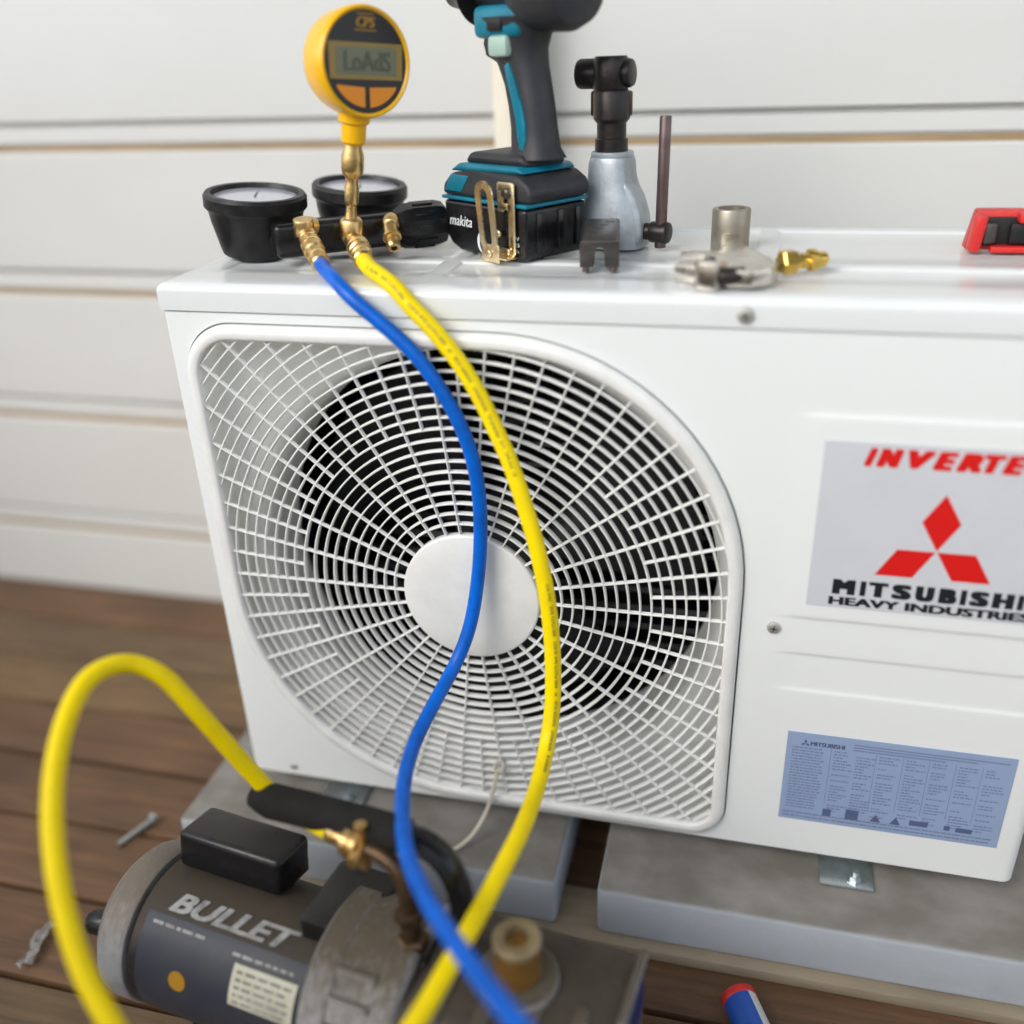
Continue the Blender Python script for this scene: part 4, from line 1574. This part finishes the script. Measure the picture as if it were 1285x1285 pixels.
# ------- adjustable wrench lying down
wr = thing('adjustable_wrench', 'worn chrome adjustable wrench lying flat with its jaws to the left', 'wrench', (0.478, 0.046, TOP), R_(0))
b = BM()
flat = basis((1, 0, 0), (0, 1, 0), (0, 0, 1), (0, 0, .003))
body = [(-.006, -.018), (.004, -.030), (.022, -.032), (.036, -.022), (.041, -.004), (.036, .018), (.024, .040), (.0085, .080), (.0065, .135), (.0075, .158), (.002, .164), (-.006, .158), (-.0075, .135), (-.0065, .080),
        (-.002, .044), (-.010, .040), (-.036, .044), (-.0375, .035), (-.016, .029), (-.006, .014)]
add_prism(b, body, .0130, flat, .0014, 2)
new_obj('head', b, 'chrome', wr, ang=40)
b = BM()
add_prism(b, [(-.036, -.004), (-.0375, -.013), (-.016, -.021), (-.004, -.017), (-.002, -.008), (-.014, -.006)], .0130, flat, .0007, 2)
new_obj('movable_jaw', b, 'chrome', wr, ang=30)
b = BM()
add_box(b, (-.0120, .0100, .0090), (.010, .026, .0100), bev=.001)
new_obj('jaw_guide', b, 'steel_dark', wr)
b = BM()
add_prism(b, [(-.004, -.036), (-.018, -.033), (-.021, -.022), (-.010, -.017), (.003, -.022)], .0205, basis((1, 0, 0), (0, 1, 0), (0, 0, 1), (0, 0, .001)), .0006, 2)
new_obj('jaw_slide', b, 'chrome', wr, ang=30)
b = BM()
add_cyl(b, (-.003, -.028, .0105), (.017, -.024, .0105), .0070, seg=16, bev=.001)
new_obj('worm_screw', b, 'steel_dark', wr)

b = BM()
add_lathe(b, [(.0165, 0), (.0170, .001), (.0170, .0365), (.0162, .0380), (.0120, .0380), (.0118, .030), (.0, .030)], (0.4775, 0.175, TOP - .002), seg=36, cap=False)
tag(new_obj('steel_coupling', b, 'stub'), 'short dull steel pipe coupling standing on end behind the wrench', 'pipe coupling')

bf_ = thing('brass_fitting', 'bright brass flare fitting lying right of the wrench', 'fitting', (0.5375, 0.082, TOP), R_(20))
b = BM()
add_lathe(b, [(.0090, -.018), (.0100, -.0165), (.0100, -.006), (.0062, -.005), (.0062, .000)], (0, 0, .0100), (1, .1, 0), 6)
fo = new_obj('hex_nut', b, 'brass_bright', bf_, ang=20)
b = BM()
add_lathe(b, [(.0060, 0), (.0060, .006), (.0088, .007), (.0088, .0115), (.0062, .0125), (.0062, .020), (.0052, .0215), (.0030, .0215), (.0028, .014), (0, .014)], (0, 0, .0100), (1, .1, 0), 28, cap=False)
add_cyl(b, (.009, 0, .010), (.010, -.009, .0095), .0060, .0055, seg=20)
new_obj('flare_end', b, 'brass_bright', bf_)

rc = thing('red_case', 'red plastic frame with black inset standing at the right end of the top', 'tool case', (0.7300, 0.172, TOP), R_(1))
b = BM()
W2, Hh, Dd, tw = .053, .0330, .030, .0075
add_prism(b, [(-W2, .0), (W2, .0), (W2 - .002, Hh), (-W2 + .006, Hh)], Dd * .55, basis((1, 0, 0), (0, 0, 1), (0, -1, 0), (0, Dd, 0)), .002, 2)
add_box(b, (-W2 + .0065, Dd * .22, Hh * .47), (.0095, Dd * .46, Hh * .92), Matrix.Rotation(R_(6), 3, 'Y'), bev=.002)
add_box(b, (W2 - .0060, Dd * .22, Hh * .47), (.0095, Dd * .46, Hh * .92), bev=.002)
add_box(b, (.012, Dd * .22, Hh - .0045), (2 * W2 - .050, Dd * .46, .0085), bev=.002)
add_box(b, (-.012, Dd * .16, .0028), (2 * W2 - .060, Dd * .40, .005), bev=.001)
new_obj('frame', b, 'red', rc)
b = BM()
add_box(b, (0, Dd * .40, Hh * .48), (2 * W2 - .018, Dd * .10, Hh * .74), bev=.001)
new_obj('inset', b, 'black', rc)
for x, w in ((-.036, .010), (-.008, .026), (.026, .022)):
    b = BM()
    add_box(b, (x, Dd * .24, Hh * .46), (w, Dd * .24, Hh * .52), bev=.002)
    new_obj('insert', b, 'gunmetal' if w < .02 else 'black', rc)

# ================================================================== VACUUM PUMP
pm = thing('vacuum_pump', 'grimy black and grey vacuum pump with a dark foam carry handle standing on the deck', 'vacuum pump', (0.09, -0.225, -0.1), R_(-8))
AZ, MR = 0.114, 0.066
AXS = (1, 0, 0)
b = BM()
add_lathe(b, [(MR - .004, -.052), (MR, -.048), (MR, .128)], (0, 0, AZ), AXS, 72)
mo = new_obj('motor', b, 'motor', pm)
b = BM()
add_lathe(b, [(.020, -.098), (.040, -.096), (MR - .008, -.089), (MR + .001, -.080), (MR + .0025, -.072), (MR + .0025, -.056), (MR + .001, -.0535), (MR - .006, -.0525)], (0, 0, AZ), AXS, 72)
ec = new_obj('end_cap', b, 'endcap', pm)
b = BM()
add_cyl(b, (-.094, -.028, AZ + .015), (-.118, -.034, AZ + .012), .013, .010, bev=.002)
new_obj('cable_gland', b, 'gloss_black', pm)
# label wrapped on the barrel
def wrap(x, arcl, dr_=0.0006):
    a = R_(-90) - arcl / MR            # arcl measured up from the near horizontal line
    return Vector((x, (MR + dr_) * math.sin(a) * 1.0, AZ - (MR + dr_) * math.cos(a) * -1.0)) if False else \
        Vector((x, -(MR + dr_) * math.cos(arcl / MR), AZ + (MR + dr_) * math.sin(arcl / MR)))


def wrap_sheet(x0, x1, s0, s1, d, m, name, parent, n=10):
    b = BM()
    A = [b.verts.new(wrap(x0, s0 + (s1 - s0) * i / n, d)) for i in range(n + 1)]
    Bv = [b.verts.new(wrap(x1, s0 + (s1 - s0) * i / n, d)) for i in range(n + 1)]
    for i in range(n):
        b.faces.new((A[i], Bv[i], Bv[i + 1], A[i + 1]))
    bmesh.ops.recalc_face_normals(b, faces=b.faces)
    return new_obj(name, b, m, parent)


lab = wrap_sheet(-.040, .118, -.030, .0705, .0005, 'motor_label', 'label', mo, 24)
b = BM()
add_text(b, 'BULLET', (-.0235, .0740, .1240, .0165), lambda x, y: wrap(x, y, .0010), thick=0.0026, thick_y=0.0012, shear=.35)
new_obj('lettering', b, 'grey_ink', lab, smooth=False)
b = BM()


def wrect(bm, x0, s0, x1, s1, d=.0010):
    add_poly(bm, [wrap(x0, s0, d), wrap(x1, s0, d), wrap(x1, s1, d), wrap(x0, s1, d)])


x = -.032
while x < .02:
    w = random.uniform(.004, .012)
    wrect(b, x, .0620, x + w, .0646)
    x += w + .002
x = .050
while x < .108:
    w = random.uniform(.004, .012)
    wrect(b, x, .0590, x + w, .0614)
    x += w + .002
new_obj('print', b, 'grey_ink', lab, smooth=False)
cl_ = wrap_sheet(.055, .115, .0225, .0545, .0010, 'cream_label', 'rating_label', mo, 10)
b = BM()
for i in range(5):
    x = .059
    while x < .108:
        w = random.uniform(.003, .012)
        wrect(b, x, .0480 - i * .0058, min(x + w, .111), .0502 - i * .0058, .0014)
        x += w + .0022
new_obj('print', b, 'alloy', cl_, smooth=False)
b = BM()
add_poly(b, [wrap(.004 + .0085 * math.cos(2 * math.pi * i / 20), .0242 + .0085 * math.sin(2 * math.pi * i / 20), .0010) for i in range(20)])
new_obj('round_mark', b, 'logo_or', lab, smooth=False)
# capacitor box behind the top of the barrel
b = BM()
add_box(b, (.012, .034, AZ + .080), (.106, .046, .036), Matrix.Rotation(R_(-12), 3, 'X'), bev=.006, seg=3)
cb = new_obj('capacitor_box', b, 'pump_black', pm)
b = BM()
add_box(b, (.012, .036, AZ + .064), (.098, .040, .012), Matrix.Rotation(R_(-12), 3, 'X'))
new_obj('box_seat', b, 'black', cb)
# casting drum
b = BM()
CR = .080
add_lathe(b, [(CR - .006, .126), (CR, .130), (CR, .150), (CR - .002, .152), (CR - .002, .186), (CR + .002, .188), (CR + .002, .204), (CR - .004, .208)], (0, 0, AZ + .010), AXS, 72)
cd = new_obj('drum_casting', b, 'alloy', pm)
for i in range(16):
    a = R_(120 + 15 * i)
    c = BM()
    add_box(c, (.168, CR * math.cos(a), AZ + .010 + CR * math.sin(a)), (.034, .005, .006), Matrix.Rotation(a, 3, 'X'), bev=.001)
    new_obj('cooling_rib', c, 'alloy', cd)
for a in (100, 150, 200, 250):
    c = BM()
    add_lathe(c, [(.0055, 0), (.0055, .005), (.003, .0055)], (.208, (CR - .012) * math.cos(R_(a)), AZ + .01 + (CR - .012) * math.sin(R_(a))), AXS, 6)
    new_obj('bolt', c, 'steel_dark', cd, ang=25)
b = BM()
add_box(b, (.128, .020, AZ + .066), (.060, .070, .034), bev=.006)
new_obj('terminal_cover', b, 'pump_black', pm)
# oil case
b = BM()
mt = basis((0, 1, 0), (0, 0, 1), (1, 0, 0), (.208, 0, 0))
add_prism(b, [(-.060, .030), (.060, .030), (.064, .060), (.064, .170), (.052, .192), (-.052, .192), (-.064, .170), (-.064, .060)], .158, mt, .010, 4)
oc = new_obj('oil_case', b, 'alloy_dirty', pm, ang=45)
b = BM()
add_lathe(b, [(.030, 0), (.031, .002), (.031, .007), (.029, .009), (.017, .010), (.017, .012)], (.284, .0, .190), seg=40)
new_obj('flange', b, 'alloy', oc)
for i in range(4):
    b = BM()
    add_box(b, (.236 + .034 * i, -.030, .1925), (.010, .048, .006), bev=.002)
    new_obj('cooling_rib', b, 'alloy', oc)
b = BM()
add_lathe(b, [(.0170, 0), (.0175, .003), (.0170, .030), (.0165, .033)], (.284, 0, .199), seg=36)
am = new_obj('filler_cap', b, 'amber', pm)
b = BM()
add_lathe(b, [(.0165, .0), (.0182, .001), (.0182, .005), (.0165, .007), (.0095, .007), (.0088, .0), (0, -.004)], (.284, 0, .2315), seg=36, cap=False)
new_obj('cap_rim', b, 'amber_rim', am)
b = BM()
add_box(b, (.3672, .018, .165), (.0022, .060, .050), bev=.0008)
ns = new_obj('sticker', b, 'navy', oc, smooth=False)
b = BM()
add_poly(b, [(.3687, .010 + .005 * math.cos(2 * math.pi * i / 18), .160 + .005 * math.sin(2 * math.pi * i / 18)) for i in range(18)])
new_obj('round_mark', b, 'gauge_yel', ns, smooth=False)
b = BM()
add_box(b, (.3672, .018, .197), (.006, .066, .010), bev=.002)
new_obj('case_lip', b, 'alloy', oc)
# base rail and feet
b = BM()
add_box(b, (.150, 0, .024), (.36, .105, .010), bev=.003)
new_obj('base_plate', b, 'black', pm)
for x in (-.02, .32):
    for y in (-.045, .045):
        b = BM()
        add_lathe(b, [(.013, 0), (.014, .004), (.011, .019)], (x, y, 0.0), seg=20)
        new_obj('rubber_foot', b, 'black', pm)
# motor cradle
b = BM()
add_box(b, (.03, 0, .038), (.10, .08, .022), bev=.003)
new_obj('motor_cradle', b, 'black', pm)
# handle
b = BM()
P = catmull([(.046, .022, .277), (.10, .021, .281), (.15, .020, .284), (.188, .019, .286)], 6)
n = len(P)
add_tube(b, P, [.0085, .0118] + [.0142] * (n - 3) + [.0136], 26)
ha = new_obj('handle_grip', b, 'grip', pm)
b = BM()
P = smooth_pts(catmull([(.184, .019, .286), (.205, .018, .285), (.224, .016, .272), (.235, .012, .248), (.238, .006, .220), (.238, .0, .190)], 6), 2)
add_tube(b, P, .0078, 16, flat=1.5)
new_obj('handle_bracket', b, 'gloss_black', pm)
# intake: elbow standing on the drum up to the yellow hose nut
b = BM()
P = smooth_pts(catmull([(.163, .005, .277), (.176, .003, .276), (.190, .0, .270), (.197, -.003, .252), (.198, -.004, .195)], 6), 1)
add_tube(b, P, .0066, 20)
add_lathe(b, [(.013, 0), (.013, .010), (.010, .012)], (.198, -.004, .196), seg=6)
add_lathe(b, [(.0115, 0), (.0115, .009), (.009, .010)], (.198, -.004, .226), seg=6)
new_obj('intake_elbow', b, 'brown_cu', pm, ang=30)
b = BM()
add_cyl(b, (.158, .005, .258), (.157, .007, .298), .0050, seg=16)
add_cyl(b, (.158, -.012, .277), (.158, .020, .278), .0050, seg=16)
new_obj('side_port', b, 'brass', pm)

for o in bpy.data.objects:
    if o.name.split('.')[0] in ('print', 'fine_print'):
        o['kind'] = 'stuff'

# ================================================================== SMALL THINGS LOW DOWN
tb = thing('sealant_tube', 'blue and white tube with a red end lying on the dark deck boards', 'tube', (0.539, -0.112, -0.1), 0)
td = Vector((0.42, -0.90, 0.0)).normalized()
b = BM()
add_lathe(b, [(.0155, 0), (.0160, .001), (.0160, .12), (.013, .125)], (0, 0, .0168), td, 40)
to = new_obj('tube_body', b, 'can_blue', tb)
b = BM()
add_lathe(b, [(.0100, -.005), (.0158, -.004), (.0168, -.001), (.0168, .003), (.0158, .004)], (0, 0, .0168), td, 40)
new_obj('end_rim', b, 'red', tb)
b = BM()
fr = frame_from(td)
n = 10
for side_a0, side_a1 in ((-12, 68),):
    A, B2 = [], []
    sidev = Vector((-td.y, td.x, 0))
    for i in range(n + 1):
        a = R_(side_a0 + (side_a1 - side_a0) * i / n)
        off = (sidev * math.cos(a) + Vector((0, 0, 1)) * math.sin(a)) * .01615
        A.append(b.verts.new(Vector((0, 0, .0168)) + td * .004 + off))
        B2.append(b.verts.new(Vector((0, 0, .0168)) + td * .118 + off))
    for i in range(n):
        b.faces.new((A[i], A[i + 1], B2[i + 1], B2[i]))
bmesh.ops.recalc_face_normals(b, faces=b.faces)
new_obj('white_stripe', b, 'can_white', to)

bl = thing('loose_bolt', 'loose grey steel bolt lying on the deck left of the pump', 'bolt', (-0.152, -0.031, -0.1), math.atan2(0.0506, 0.0209))
b = BM()
add_cyl(b, (-.026, 0, .004), (.018, 0, .0045), .0030, seg=14)
bo = new_obj('shank', b, 'galv', bl)
b = BM()
add_cyl(b, (.018, 0, .0058), (.0235, 0, .0060), .0060, seg=6)
new_obj('head', b, 'galv', bl, ang=25)

b = BM()
rows = []
random.seed(11)
for i in range(9):
    row = []
    for j in range(6):
        x = -0.168 + .013 * j / 5 + .004 * math.sin(i * .8)
        y = -0.222 + .052 * i / 8
        row.append(b.verts.new((x + random.uniform(-1, 1) * .0015, y + random.uniform(-1, 1) * .0015, -0.0975 + .006 * abs(math.sin(i * 1.3 + j)) + random.uniform(0, .003))))
    rows.append(row)
for r0, r1 in zip(rows[:-1], rows[1:]):
    for j in range(5):
        b.faces.new((r0[j], r0[j + 1], r1[j + 1], r1[j]))
bmesh.ops.solidify(b, geom=b.faces[:], thickness=.0006)
tag(new_obj('plastic_scrap', b, 'clear'), 'crumpled clear plastic scrap lying on the deck inside the yellow loop', 'plastic scrap')

# cable tie hanging from the grille
ct = thing('cable_tie', 'cream nylon cable tie looped through the bottom of the fan grille with a dangling tail', 'cable tie', (0.2878, -0.006, 0.057))
cl0 = Vector((0.2878, -0.006, 0.057))
b = BM()
P = catmull([Vector(p) - cl0 for p in ((0.2868, -0.009, 0.0555), (0.2845, -0.0105, 0.045), (0.2815, -0.0115, 0.031), (0.2770, -0.0130, 0.014), (0.2715, -0.0190, -0.0015), (0.2625, -0.034, -0.0140), (0.2520, -0.046, -0.0195), (0.2455, -0.052, -0.0205))], 6)
add_tube(b, smooth_pts(P, 2), .0021, 10, flat=.55)
new_obj('tail', b, 'tie', ct)
b = BM()
loop = []
for i in range(21):
    a = R_(-80 + 340 * i / 20)
    loop.append(Vector((.0002 + .0045 * math.cos(a), -.0035 + .0030 * math.sin(a * 1.0 + .4), .0040 + .0058 * math.sin(a))))
add_tube(b, loop, .0013, 10)
add_box(b, (-.0006, -.0042, -.0010), (.0052, .0038, .0055), bev=.0008)
new_obj('loop', b, 'tie', ct)
